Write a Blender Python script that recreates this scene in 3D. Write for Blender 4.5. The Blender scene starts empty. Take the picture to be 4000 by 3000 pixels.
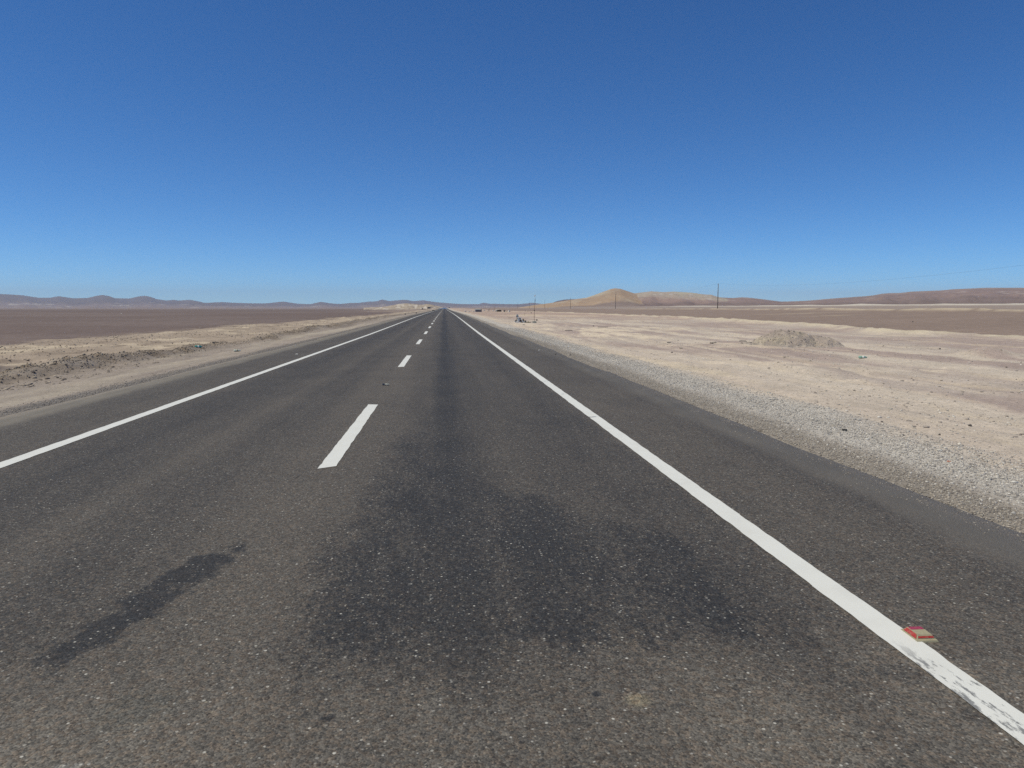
import bpy, bmesh, math, random
import numpy as np
from mathutils import Vector, Matrix

R = math.radians
random.seed(7)
S = bpy.context.scene
COL = S.collection

# ------------------------------------------------------------------ camera, world, sun, exposure
EYE = 1.655
F_PX = 2774.0                       # focal length in pixels of the 4000 px wide photograph
PITCH = math.atan(297 / F_PX)
YAW = math.atan(265 * math.cos(PITCH) / F_PX)
cam = bpy.data.cameras.new('camera')
cam.sensor_width = 36.0
cam.lens = 36.0 * F_PX / 4000
cam.clip_start = 0.05
cam.clip_end = 60000
camo = bpy.data.objects.new('camera', cam)
COL.objects.link(camo)
camo.location = (0, 0, EYE)
camo.rotation_euler = (math.pi / 2 - PITCH, 0, -YAW)
S.camera = camo

SUN_EL, SUN_AZ = 63.0, -99.0        # azimuth measured from +Y (down the road) towards +X
W = bpy.data.worlds.new('World')
S.world = W
W.use_nodes = True
wt = W.node_tree
sky = wt.nodes.new('ShaderNodeTexSky')
sky.sky_type = 'NISHITA'
sky.sun_disc = False
sky.sun_elevation = R(SUN_EL)
sky.sun_rotation = R(SUN_AZ)
sky.altitude = 2200
sky.air_density = 0.65
sky.dust_density = 0.0
sky.ozone_density = 6.0
bg = wt.nodes['Background']
bg.inputs['Strength'].default_value = 0.10
# the very dry high-desert air: deeper, steeper blue than the default sky (a power and a gain for each channel)
sp_ = wt.nodes.new('ShaderNodeSeparateColor'); cb_ = wt.nodes.new('ShaderNodeCombineColor')
wt.links.new(sky.outputs[0], sp_.inputs[0])
for ch, (pw, gn) in enumerate(((1.30, .41), (1.10, .785), (.95, 1.16))):
    a_ = wt.nodes.new('ShaderNodeMath'); a_.operation = 'POWER'; a_.inputs[1].default_value = pw
    b_ = wt.nodes.new('ShaderNodeMath'); b_.operation = 'MULTIPLY'; b_.inputs[1].default_value = gn
    wt.links.new(sp_.outputs[ch], a_.inputs[0]); wt.links.new(a_.outputs[0], b_.inputs[0]); wt.links.new(b_.outputs[0], cb_.inputs[ch])
wt.links.new(cb_.outputs[0], bg.inputs['Color'])

sun = bpy.data.lights.new('sun', 'SUN')
sun.energy = 2.8
sun.angle = R(0.53)
sun.color = (1.0, 0.94, 0.72)
suno = bpy.data.objects.new('sun', sun)
COL.objects.link(suno)
sd = Vector((math.sin(R(SUN_AZ)) * math.cos(R(SUN_EL)), math.cos(R(SUN_AZ)) * math.cos(R(SUN_EL)), math.sin(R(SUN_EL))))
suno.rotation_euler = sd.to_track_quat('Z', 'Y').to_euler()
suno.location = sd * 50

S.view_settings.view_transform = 'Standard'
S.view_settings.look = 'None'
S.view_settings.exposure = 0.25
S.view_settings.gamma = 1.0
S.view_settings.use_curve_mapping = False
S.cycles.use_denoising = False
S.cycles.max_bounces = 6
S.cycles.sample_clamp_direct = 4.0
S.cycles.sample_clamp_indirect = 2.0
S.cycles.caustics_reflective = False
S.cycles.caustics_refractive = False
S.cycles.volume_bounces = 1

# ------------------------------------------------------------------ noise in numpy
def _hash(ix, iy, seed):
    h = (ix.astype(np.int64) * 374761393 + iy.astype(np.int64) * 668265263 + seed * 974711) & 0xFFFFFFFF
    h = ((h ^ (h >> 13)) * 1274126177) & 0xFFFFFFFF
    h = h ^ (h >> 16)
    return (h & 0xFFFFFF).astype(np.float64) / float(0xFFFFFF)

def vnoise(x, y, seed=0):
    x = np.asarray(x, float); y = np.asarray(y, float)
    x, y = np.broadcast_arrays(x, y)
    ix = np.floor(x); iy = np.floor(y)
    fx = x - ix; fy = y - iy
    fx = fx * fx * (3 - 2 * fx); fy = fy * fy * (3 - 2 * fy)
    a = _hash(ix, iy, seed); b = _hash(ix + 1, iy, seed)
    c = _hash(ix, iy + 1, seed); d = _hash(ix + 1, iy + 1, seed)
    return (a + (b - a) * fx) * (1 - fy) + (c + (d - c) * fx) * fy

def fbm(x, y, seed=0, oct=4):
    s = 0; a = 0.5; t = 0
    for o in range(oct):
        s = s + a * vnoise(np.asarray(x) * 2 ** o + 17.3 * o, np.asarray(y) * 2 ** o - 9.1 * o, seed + o * 31)
        t += a; a *= 0.5
    return s / t                      # 0..1

def sstep(a, b, x):
    t = np.clip((np.asarray(x, float) - a) / (b - a), 0, 1)
    return t * t * (3 - 2 * t)

def interp(x, pts):
    p = np.array(pts, float)
    return np.interp(x, p[:, 0], p[:, 1])

# ------------------------------------------------------------------ the lie of the land
def zroad(Y):
    return interp(Y, [(-60, 0), (45, 0), (60, .03), (76, .07), (100, .13), (125, .18), (180, .22), (260, .2), (350, .15),
                      (450, .15), (650, .3), (900, .85), (1300, 1.7), (2000, 2.2), (3000, 1.6), (6000, 1.0)])

def bound_right(Y):                   # where the dark plain starts on the right
    return interp(Y, [(0, 36.0), (44, 35.5), (50, 32.5), (58, 34), (75, 37), (120, 39), (254, 42.5), (400, 40), (20000, 40)]) \
        + 1.2 * (fbm(np.asarray(Y) * .12, 0.0, 5, 3) - .5) * 2

def bound_left(Y):
    return -(interp(Y, [(0, 27), (36, 25), (80, 21.5), (160, 18.5), (300, 18), (20000, 16)]) + 5.0 * (fbm(np.asarray(Y) * .1, 3.0, 9, 3) - .5))

PATCH = [  # cream salt-crust patches on the right: centre x, y, radii, strength, angle
    (11.5, 52, 3.6, 15, 1.0), (17, 62, 6, 7, .9), (21, 43, 5, 3, .7), (14.0, 34, 3.5, 2.2, .6), (27, 30, 3, 1.5, .8),
    (9.5, 72, 2.5, 16, .7), (22, 100, 9, 10, .5), (19, 150, 8, 18, .5), (13.5, 20.5, 4, 1.2, .7), (18.5, 17.5, 5, 1.0, .7),
    (26, 21, 2.2, .9, .9), (10.5, 23, 2.6, .9, .5)]

def patches(X, Y):
    m = np.zeros(np.broadcast(X, Y).shape)
    for cx, cy, rx, ry, s in PATCH:
        d = np.sqrt(((X - cx) / rx) ** 2 + ((Y - cy) / ry) ** 2)
        m = np.maximum(m, s * (1 - sstep(.55, 1.05, d + .5 * (fbm(X * .35, Y * .22, 3, 4) - .5) * 2)))
    return m

def ridge_left(X, Y):                 # the dug bank running along the left verge
    c = -12.25 + interp(Y, [(0, -1.5), (18, -.6), (23, .1), (60, .6), (300, .9), (900, 1.5)]) + .7 * (fbm(np.asarray(Y) * .15, 1.0, 21, 2) - .5) * 2
    w = .55 + .3 * vnoise(np.asarray(Y) * .3, 4.0, 22)
    amp = interp(Y, [(8, 0), (17, .25), (20, .34), (25, .30), (31, .2), (38, .1), (50, .14), (66, .30), (76, .34), (90, .2), (130, .26), (200, .2), (400, .2), (700, 0)])
    amp = amp * (.35 + .9 * fbm(np.asarray(Y) * .35, 8.0, 23, 3))
    return amp * np.exp(-((X - c) / w) ** 2), np.exp(-((X - c) / (w * 1.3)) ** 2) * sstep(.02, .12, amp)

def H(X, Y):
    X = np.asarray(X, float); Y = np.asarray(Y, float)
    base = interp(X, [(-18000, -.45), (-60, -.42), (-30, -.38), (-14, -.36), (-10, -.32), (-8.2, -.2), (-7.2, -.09), (-6.75, -.035), (-6.45, -.12), (-3, -.14),
                      (3, -.14), (3.98, -.12), (4.3, -.03), (5.2, -.06), (6.2, -.12), (9, -.2), (30, -.26), (40, -.25), (52, .0), (92, 1.15),
                      (110, 1.3), (200, 2.55), (500, 5.2), (1200, 8.5), (18000, 9)])
    fade = 1 - sstep(8, 90, np.abs(X))
    z = base + zroad(Y) * fade
    off = sstep(4.4, 9, X) + sstep(7.2, 10, -X)            # away from the pavement
    nr = (fbm(X * .16, Y * .1, 40, 4) - .5) * 2
    z = z + off * nr * .10
    z = z + off * (fbm(X * 1.5, Y * 1.1, 44, 5) - .5) * .16
    far = 1 - sstep(150, 500, Y)
    br = X - bound_right(Y)
    bh = interp(Y, [(0, .25), (46, .3), (52, .42), (85, .5), (140, .4), (260, .3), (500, 0)])
    z = z + bh * np.exp(-(br / .9) ** 2) * (.55 + .7 * fbm(X * .5, Y * .25, 50, 3)) * sstep(5, 20, X)
    z = z + .5 * np.exp(-((X - 90 - 4 * (fbm(Y * .02, 2.0, 51, 2) - .5)) / 1.6) ** 2) * (.4 + fbm(X * .3, Y * .08, 52, 3)) * far
    z = z + .9 * np.exp(-((X - 198 - 10 * (fbm(Y * .01, 5.0, 53, 2) - .5)) / 4.0) ** 2) * (.4 + fbm(X * .2, Y * .04, 54, 3))
    p = patches(X, Y)
    for rx in (6.9, 8.5, 10.4, 11.9):
        z = z - .035 * np.exp(-((X - rx - .9 * (fbm(Y * .05, rx, 61, 2) - .5)) / .17) ** 2) * (.3 + fbm(Y * .2, rx, 65, 2))
    z = z + p * (.05 + .14 * (fbm(X * 1.1, Y * .8, 60, 4) - .4))
    rl, rm = ridge_left(X, Y)
    z = z + rl * 1.15 + rm * (fbm(X * 2.6, Y * 2.6, 62, 4) - .5) * .34 * (X < 0)
    lt = sstep(-9.5, -12, X) * (1 - sstep(0, 4, bound_left(Y) - X))
    z = z + lt * (fbm(X * 1.3, Y * 1.0, 64, 5) - .5) * .30
    # low cream mound far right, small hump
    z = z + .38 * np.exp(-((X - 21.6) / 1.1) ** 2 - ((Y - 26.4) / .8) ** 2)
    return z

_f = Vector((math.sin(YAW) * math.cos(PITCH), math.cos(YAW) * math.cos(PITCH), -math.sin(PITCH)))
_r = Vector((math.cos(YAW), -math.sin(YAW), 0))
_u = Vector((math.sin(YAW) * math.sin(PITCH), math.cos(YAW) * math.sin(PITCH), math.cos(PITCH)))

def ray(px, py):
    return _f + _r * ((px - 2000) / F_PX) + _u * ((1500 - py) / F_PX)

def at(px, py):
    """Point of the ground seen at a photograph pixel (used to survey positions)."""
    d = ray(px, py)
    t = np.concatenate([np.linspace(.5, 60, 6000), np.linspace(60.05, 900, 6000)])
    X = d.x * t; Y = d.y * t; Z = EYE + d.z * t
    h = H(X, Y)
    k = np.where((X > -6.6) & (X < 4.1))
    h[k] = zroad(Y)[k]
    w = np.nonzero(Z <= h)[0]
    i = w[0] if len(w) else -1
    return Vector((X[i], Y[i], h[i]))

def depth(p):
    return (Vector(p) - Vector((0, 0, EYE))).dot(_f)

def ppm(p):                           # metres per photograph pixel at a point
    return depth(p) / F_PX

# ------------------------------------------------------------------ material helper
class NT:
    def __init__(self, name):
        self.m = bpy.data.materials.new(name)
        self.m.use_nodes = True
        self.t = self.m.node_tree
        self.b = self.t.nodes['Principled BSDF']
        self.tc = self.t.nodes.new('ShaderNodeTexCoord')
        self.P = self.tc.outputs['Object']
    def n(self, typ, **kw):
        nd = self.t.nodes.new('ShaderNode' + typ)
        for k, v in kw.items(): setattr(nd, k, v)
        return nd
    def put(self, sock, v):
        if isinstance(v, bpy.types.NodeSocket): self.t.links.new(v, sock)
        elif isinstance(v, (tuple, list)) and len(v) == 3 and sock.type == 'RGBA': sock.default_value = (*v, 1)
        else: sock.default_value = v
    def m_(self, op, a, b=0.0, c=None, clamp=False):
        nd = self.n('Math', operation=op, use_clamp=clamp)
        self.put(nd.inputs[0], a); self.put(nd.inputs[1], b)
        if c is not None: self.put(nd.inputs[2], c)
        return nd.outputs[0]
    def mul(self, a, b): return self.m_('MULTIPLY', a, b)
    def add(self, a, b): return self.m_('ADD', a, b)
    def sub(self, a, b): return self.m_('SUBTRACT', a, b)
    def mx(self, a, b): return self.m_('MAXIMUM', a, b)
    def mn(self, a, b): return self.m_('MINIMUM', a, b)
    def ss(self, a, b, x, lo=0.0, hi=1.0):
        nd = self.n('MapRange', interpolation_type='SMOOTHSTEP')
        for i, v in enumerate((x, a, b, lo, hi)): self.put(nd.inputs[i], v)
        return nd.outputs[0]
    def lin(self, a, b, x, lo=0.0, hi=1.0):
        nd = self.n('MapRange')
        for i, v in enumerate((x, a, b, lo, hi)): self.put(nd.inputs[i], v)
        return nd.outputs[0]
    def mix(self, f, a, b, typ='MIX'):
        nd = self.n('Mix', data_type='RGBA', blend_type=typ)
        self.put(nd.inputs[0], f); self.put(nd.inputs[6], a); self.put(nd.inputs[7], b)
        return nd.outputs[2]
    def sep(self, v):
        nd = self.n('SeparateXYZ'); self.put(nd.inputs[0], v); return nd.outputs
    def vec(self, x, y, z=0.0):
        nd = self.n('CombineXYZ')
        for i, v in enumerate((x, y, z)): self.put(nd.inputs[i], v)
        return nd.outputs[0]
    def scale(self, v, s):
        nd = self.n('Mapping'); self.put(nd.inputs[0], v); nd.inputs['Scale'].default_value = s; return nd.outputs[0]
    def noise(self, scale, detail=3.0, rough=.55, v=None, dist=0.0):
        nd = self.n('TexNoise'); self.put(nd.inputs['Vector'], v or self.P)
        nd.inputs['Scale'].default_value = scale; nd.inputs['Detail'].default_value = detail
        nd.inputs['Roughness'].default_value = rough; nd.inputs['Distortion'].default_value = dist
        return nd.outputs[0]
    def vor(self, scale, v=None, feature='F1', rnd=1.0):
        nd = self.n('TexVoronoi', feature=feature); self.put(nd.inputs['Vector'], v or self.P)
        nd.inputs['Scale'].default_value = scale; nd.inputs['Randomness'].default_value = rnd
        return nd
    def curve(self, x, pts, lo, hi):
        """piecewise linear function of x through a colour ramp (values 0..1)"""
        r = self.n('ValToRGB')
        e = r.color_ramp.elements
        while len(e) > 1: e.remove(e[-1])
        for i, (px, v) in enumerate(pts):
            k = (px - lo) / (hi - lo)
            el = e[0] if i == 0 else e.new(k)
            el.position = k; el.color = (v, v, v, 1)
        self.put(r.inputs[0], self.lin(lo, hi, x))
        return r.outputs[0]
    def bump(self, h, strength=.5, dist=.01, prev=None):
        nd = self.n('Bump'); self.put(nd.inputs['Height'], h)
        nd.inputs['Strength'].default_value = strength; nd.inputs['Distance'].default_value = dist
        if prev is not None: self.put(nd.inputs['Normal'], prev)
        return nd.outputs[0]
    def out(self, color=None, rough=None, normal=None, metal=None, spec=None):
        if color is not None: self.put(self.b.inputs['Base Color'], color)
        if rough is not None: self.put(self.b.inputs['Roughness'], rough)
        if normal is not None: self.put(self.b.inputs['Normal'], normal)
        if metal is not None: self.put(self.b.inputs['Metallic'], metal)
        if spec is not None: self.put(self.b.inputs['Specular IOR Level'], spec)
        return self.m

def plain_mat(name, col, dirt=(.25, .2, .15), amount=.35, scale=9.0, rough=.7, metal=0.0, bump=.15):
    n = NT(name)
    a = n.noise(scale, 5, .6)
    f = n.mul(n.ss(.45, .75, a), amount)
    fine = n.noise(scale * 14, 3, .6)
    c = n.mix(f, col, dirt)
    c = n.mix(n.lin(.3, .7, fine, 0, .25), c, tuple(v * .6 for v in col))
    return n.out(c, n.lin(.3, .7, a, rough - .08, min(1, rough + .1)), n.bump(n.add(a, n.mul(fine, .3)), bump, .02), metal)

# --- asphalt
def asphalt_mat():
    n = NT('asphalt')
    x, y, z = n.sep(n.P)
    long_v = n.scale(n.P, (1.0, .07, 1.0))
    wob = n.sub(n.noise(1.2, 3, .6, long_v), .5)
    wob2 = n.sub(n.noise(.55, 4, .6), .5)
    xw = n.add(x, n.mul(wob, .55))
    D = n.curve(xw, [(-6.6, .30), (-5.6, .34), (-4.9, .26), (-4.45, .45), (-3.9, .66), (-3.3, .50), (-2.85, .26), (-2.45, .50), (-2.05, .46),
                     (-1.65, .22), (-1.15, .12), (-.75, .30), (-.32, .52), (-.10, .86), (.12, .86), (.36, .62), (.8, .46), (1.2, .52), (1.65, .62), (2.0, .52),
                     (2.3, .22), (2.8, .26), (3.3, .32), (3.8, .24), (4.2, .2)], -6.6, 4.2)
    # bitumen bleeding up between the wheel paths: spreads towards the camera, streaked along the road, ragged front edge
    ragged = n.sub(n.noise(1.9, 5, .65, n.scale(n.P, (1, .42, 1))), .5)
    r2 = n.sub(n.noise(6.5, 4, .65, n.scale(n.P, (1, .45, 1))), .5)
    r3 = n.sub(n.noise(30, 3, .7, n.scale(n.P, (1, .5, 1))), .5)
    ys = n.add(y, n.add(n.mul(ragged, 1.6), n.add(n.mul(r2, .7), n.mul(r3, .25))))
    xs = n.add(x, n.add(n.mul(ragged, .9), n.add(n.mul(r2, .35), n.mul(r3, .12))))
    near = n.mul(n.ss(2.95, 3.5, ys), n.ss(17, 4.6, y))
    rlim = n.add(.75, n.mul(n.ss(7.0, 4.4, y), 1.4))
    side = n.mul(n.ss(-1.15, -.35, xs), n.m_('SUBTRACT', 1.0, n.ss(-.75, .25, n.sub(xs, rlim))))
    cells = n.noise(2.2, 5, .65, n.scale(n.P, (1, .3, 1)))
    body = n.add(n.lin(.34, .60, cells, .60, 1.08), n.mul(r3, 1.3))
    grit = n.sub(n.noise(55, 2, .6), .5)
    D = n.mx(D, n.mul(n.mul(near, side), n.add(n.mul(body, .98), n.mul(grit, 1.1))))
    core = n.ss(.34, .06, n.m_('ABSOLUTE', n.add(n.add(x, .03), n.mul(ragged, .16))))
    D = n.mx(D, n.mul(n.mul(core, n.ss(2.9, 3.6, ys)), n.add(.80, n.mul(r3, 1.0))))
    lanes = n.sub(n.noise(3.4, 4, .65, n.scale(n.P, (1, .025, 1))), .5)
    D = n.add(D, n.mul(lanes, .45))
    # foreground in front of the stain is worn lighter
    D = n.mul(D, n.add(.35, n.mul(n.ss(2.6, 3.6, ys), .65)))
    # left tar streak
    k = n.add(-1.92, n.mul(n.sub(y, 3.1), .235))
    dx = n.m_('ABSOLUTE', n.sub(n.add(x, n.add(n.mul(n.sub(n.noise(5.0, 5, .7), .5), .42), n.mul(ragged, .16))), k))
    wid = n.mul(n.ss(5.3, 4.6, y), n.mul(n.ss(2.95, 3.6, y), .17))
    streak = n.ss(0.05, -.07, n.sub(dx, wid))
    streak = n.mul(streak, n.mul(n.ss(5.4, 4.9, y), n.ss(3.15, 3.45, n.add(y, n.mul(r2, .5)))))
    streak = n.mul(streak, n.ss(.26, .50, n.noise(4.5, 4, .65, n.scale(n.P, (1, .7, 1)))))
    D = n.mx(D, n.mul(streak, n.add(.95, n.mul(r3, .8))))
    # tar patches along the centre seam farther on
    dx2 = n.m_('ABSOLUTE', n.sub(n.add(x, n.mul(r2, .35)), -1.42))
    pa = n.mul(n.ss(.22, .06, dx2), n.ss(.58, .70, n.noise(.33, 3, .6, n.scale(n.P, (.4, 1, 1)))))
    D = n.mx(D, n.mul(n.mul(pa, n.ss(9, 13, y)), .75))
    # spots on the foreground
    def spot(cx, cy, r, s):
        d = n.n('VectorMath', operation='DISTANCE'); n.put(d.inputs[0], n.vec(n.add(x, n.mul(r2, .05)), n.add(y, n.mul(r2, .08)), 0.0)); d.inputs[1].default_value = (cx, cy, 0)
        return n.mul(n.ss(r, r * .45, d.outputs['Value']), s)
    for a in ((-.49, 2.78, .035, .9), (.63, 2.84, .03, 1.0), (-1.2, 3.0, .06, .3), (.98, 2.72, .05, .6), (.86, 2.7, .05, .5), (-.06, 2.63, .10, .35), (2.05, 2.9, .16, .5), (2.16, 2.55, .10, .5)):
        D = n.mx(D, spot(*a))
    big = n.sub(n.noise(1.3, 6, .68, n.scale(n.P, (1, .35, 1))), .5)
    D = n.m_('ADD', D, n.add(n.mul(wob2, .45), n.add(n.mul(big, .5), n.mul(r3, .6))), clamp=True)
    light = (.117, .1025, .086); dark = (.036, .0345, .0345)
    va = n.vor(110); ra = n.sep(va.outputs['Color'])
    vd = n.vor(48); rd = n.sep(vd.outputs['Color'])
    coat = n.add(n.mul(n.ss(-.10, .10, n.sub(D, n.lin(0, 1, ra[1], .12, .98))), .5), n.mul(n.ss(-.12, .12, n.sub(D, n.lin(0, 1, rd[0], .12, .98))), .5))
    Dg = n.add(n.mul(D, .45), n.mul(coat, .55))
    wornd = n.mul(n.ss(3.3, 2.5, ys), n.ss(.36, .62, n.noise(1.6, 5, .65, n.scale(n.P, (1, .4, 1)))))
    light = n.mix(n.mul(wornd, .8), light, (.158, .140, .117))
    c = n.mix(Dg, light, dark)
    c = n.mix(spot(.80, 2.79, .07, .6), c, (.26, .22, .15))
    c = n.mix(spot(-1.62, 2.52, .07, .45), c, (.34, .30, .23))
    c = n.mix(spot(-1.38, 2.55, .06, .35), c, (.32, .31, .29))
    c = n.mix(spot(-1.28, 2.92, .22, .45), c, (.098, .094, .080))
    # aggregate
    grain = n.mul(n.lin(0, 1, ra[0], .55, 1.45), n.lin(0, 1, rd[1], .78, 1.22))
    c = n.mix(1.0, c, n.vec(grain, grain, grain), 'MULTIPLY')
    tint = n.mix(n.mul(n.m_('GREATER_THAN', rd[2], .62), .35), c, n.mix(1.0, c, (1.25, 1.0, .80), 'MULTIPLY'))
    c = tint
    vb = n.vor(62)
    rb = n.sep(vb.outputs['Color'])
    sp = n.mul(n.m_('GREATER_THAN', rb[0], .80), n.ss(.44, .22, n.add(vb.outputs['Distance'], n.mul(r3, .12))))
    sp = n.mul(sp, n.m_('POWER', rb[1], 1.6))
    c = n.mix(n.mul(sp, .85), c, n.mix(rb[2], (.48, .46, .42), (.36, .31, .23)))
    vc = n.vor(33)
    rc = n.sep(vc.outputs['Color'])
    sp2 = n.mul(n.m_('GREATER_THAN', rc[0], .91), n.ss(.30, .12, n.add(vc.outputs['Distance'], n.mul(r3, .15))))
    c = n.mix(n.mul(sp2, n.lin(0, 1, rc[1], .25, 1.0)), c, (.56, .53, .47))
    pit = n.mul(n.m_('GREATER_THAN', rd[0], .86), n.ss(.40, .20, vd.outputs['Distance']))
    c = n.mix(n.mul(pit, .6), c, (.018, .017, .016))
    # seam crack on the centre joint and faint cracks across
    seam = n.m_('ABSOLUTE', n.add(n.sub(x, -1.45), n.mul(n.sub(n.noise(2.2, 5, .7), .5), .22)))
    sm = n.mul(n.ss(.008, .002, seam), n.ss(.60, .66, n.noise(1.6, 2)))
    c = n.mix(n.mul(sm, .75), c, (.018, .017, .017))
    # smooth dust washed strip at both pavement edges
    ew = n.mul(n.sub(n.noise(.8, 5, .7, n.scale(n.P, (1, .3, 1))), .5), .75)
    ed = n.mx(n.ss(3.45, 3.95, n.add(x, ew)), n.ss(-6.0, -6.4, n.add(x, ew)))
    dust = n.mix(n.ss(.35, .7, n.noise(3.0, 4, .6, n.scale(n.P, (1, .3, 1)))), (.235, .203, .162), (.190, .166, .134))
    c = n.mix(n.mul(ed, .75), c, dust)
    ed2 = n.mx(n.ss(3.98, 4.22, n.add(x, n.add(n.mul(r2, .5), n.mul(r3, .3)))), n.ss(-6.5, -6.70, n.add(x, n.add(n.mul(r2, .4), n.mul(r3, .3)))))
    c = n.mix(n.mul(ed2, .8), c, n.mix(ra[1], (.36, .30, .235), (.17, .145, .12)))
    # surface relief; far asphalt made glossy to imitate the heat mirage
    h = n.add(n.mul(va.outputs['Distance'], -.8), n.add(n.mul(sp, .4), n.mul(n.noise(22, 4, .7), .6)))
    hot = n.ss(620, 1000, y)
    rough = n.mix(hot, n.vec(.78, .78, .78), n.vec(.26, .26, .26))
    rr = n.n('SeparateColor'); n.put(rr.inputs[0], rough)
    return n.out(c, rr.outputs[0], n.bump(h, .55, .008), spec=.35)

def paint_mat():
    n = NT('road_paint')
    x, y, z = n.sep(n.P)
    v = n.scale(n.P, (1.0, .32, 1.0))
    w = n.noise(38, 4, .7, v)
    lowf = n.noise(1.1, 4, .6)
    thr = n.add(.70, n.mul(n.sub(lowf, .5), -.28))
    worn = n.ss(0, .05, n.sub(w, thr))
    scr = n.noise(17, 5, .72, n.scale(n.P, (1, .28, 1)))
    zone = n.mul(n.ss(3.35, 2.95, n.add(y, n.mul(n.sub(n.noise(3, 3), .5), .8))), n.ss(1.9, 2.2, x))
    scr_m = n.ss(.0, .08, n.sub(scr, n.sub(.62, n.mul(n.ss(2.36, 2.2, x), .14))))
    worn = n.mx(worn, n.mul(n.mul(zone, scr_m), .85))
    # thin cracks straight across the right line
    for yy in (10.55, 13.45, 15.9, 22.5):
        d = n.m_('ABSOLUTE', n.sub(n.add(y, n.add(n.mul(x, -.22), n.mul(n.sub(n.noise(7, 3), .5), .12))), yy - 2.26 * .22))
        worn = n.mx(worn, n.mul(n.mul(n.ss(.05, .012, d), n.ss(.45, .55, n.noise(1.0, 1, .5, n.scale(n.P, (9, 1, 1))))), n.mul(n.m_('GREATER_THAN', x, 1.5), .9)))
    f = n.noise(260, 2)
    c = n.mix(n.lin(.3, .7, f, 0, .35), (.80, .785, .73), (.66, .645, .59))
    c = n.mix(n.mul(n.ss(.45, .75, n.noise(3.3, 5, .6)), .22), c, (.55, .53, .48))
    c = n.mix(n.mul(worn, .9), c, (.085, .084, .088))
    return n.out(c, .6, n.bump(n.add(f, n.mul(w, .5)), .3, .004))

def soil_mat(name, near=True):
    n = NT(name)
    a = n.n('Attribute', attribute_name='soil')
    c = a.outputs['Color']
    al = a.outputs['Alpha']          # stoniness
    lo = n.noise(.55, 6, .65)
    mid = n.noise(4.5, 5, .7)
    fine = n.noise(38, 4, .75)
    mid2 = n.noise(13, 5, .75)
    k = n.add(n.lin(.25, .75, lo, .86, 1.14), n.add(n.lin(.25, .75, mid, -.17, .17), n.add(n.lin(.25, .75, mid2, -.20, .20), n.lin(.25, .75, fine, -.26, .26))))
    c = n.mix(1.0, c, n.vec(k, k, k), 'MULTIPLY')
    # small stones, pale and dark
    v1 = n.vor(24); r1 = n.sep(v1.outputs['Color'])
    s1 = n.mul(n.m_('GREATER_THAN', r1[0], n.sub(.97, n.mul(al, .5))), n.ss(.40, .28, v1.outputs['Distance']))
    sc = n.mix(n.ss(.2, .8, r1[1]), (.14, .12, .11), (.50, .46, .41))
    c = n.mix(n.mul(s1, .75), c, sc)
    v2 = n.vor(7.5); r2 = n.sep(v2.outputs['Color'])
    s2 = n.mul(n.m_('GREATER_THAN', r2[0], .93), n.ss(.20, .12, n.add(v2.outputs['Distance'], n.mul(n.sub(mid, .5), .1))))
    c = n.mix(n.mul(s2, n.lin(0, 1, r2[2], .2, .85)), c, n.mix(r2[1], (.15, .125, .11), (.58, .53, .46)))
    h = n.add(n.mul(mid, .9), n.add(n.mul(n.add(mid2, fine), .35), n.mul(s1, .35)))
    h = n.add(h, n.mul(s2, 1.2))
    nm = n.bump(h, .8, .05)
    return n.out(c, .95, nm, spec=.15)

def hill_mat():
    n = NT('hill_soil')
    a = n.n('Attribute', attribute_name='soil')
    c = a.outputs['Color']
    lo = n.noise(.004, 6, .6); mid = n.noise(.03, 6, .65)
    k = n.add(n.lin(.3, .7, lo, .90, 1.10), n.lin(.3, .7, mid, -.08, .08))
    c = n.mix(1.0, c, n.vec(k, k, k), 'MULTIPLY')
    return n.out(c, .97, n.bump(n.add(lo, n.mul(mid, .6)), .6, 16.0), spec=.1)

def stone_mat(name):
    n = NT(name)
    a = n.n('Attribute', attribute_name='tone')
    f = n.noise(30, 4, .7)
    c = n.mix(n.lin(.3, .7, f, 0, .45), a.outputs['Color'], (.2, .17, .15))
    return n.out(c, .9, n.bump(f, .5, .01), spec=.2)

M = {}
M['asphalt'] = asphalt_mat()
M['paint'] = paint_mat()
M['soil'] = soil_mat('desert_soil')
M['hill'] = hill_mat()
M['stone'] = stone_mat('loose_stone')
M['white'] = plain_mat('white_painted_masonry', (.86, .85, .81), (.5, .45, .38), .3, 14)
M['wood'] = plain_mat('weathered_pole_wood', (.145, .115, .095), (.26, .22, .18), .6, 5)
M['oldwood'] = plain_mat('bleached_wood', (.42, .35, .26), (.2, .16, .12), .5, 8)
M['rust'] = plain_mat('rusty_steel', (.17, .085, .06), (.30, .2, .15), .6, 11, .8)
M['rubber'] = plain_mat('old_rubber', (.030, .029, .030), (.16, .13, .11), .45, 9, .85)
M['whitetyre'] = plain_mat('whitewashed_rubber', (.80, .76, .66), (.35, .3, .25), .35, 6, .85)
M['concrete'] = plain_mat('grey_concrete', (.34, .34, .28), (.2, .19, .16), .5, 7, .9)
M['steel'] = plain_mat('galvanised_steel', (.12, .13, .145), (.2, .19, .17), .4, 9, .5, .3)
M['sheet'] = plain_mat('grey_sheet_cladding', (.17, .175, .19), (.25, .22, .2), .5, 3, .7)
M['roof'] = plain_mat('pale_roof_sheet', (.70, .70, .62), (.45, .4, .33), .4, 3, .6)
M['blue'] = plain_mat('blue_plaque', (.10, .095, .30), (.2, .2, .3), .3, 20, .4)
M['dark'] = plain_mat('dark_cloth', (.05, .045, .05), (.14, .1, .09), .5, 10, .95)
M['cloth'] = plain_mat('pale_cloth', (.78, .76, .74), (.5, .42, .4), .3, 10, .9)
M['leaf'] = plain_mat('dusty_dark_leaves', (.040, .054, .028), (.07, .065, .04), .5, 20, .8)
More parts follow.
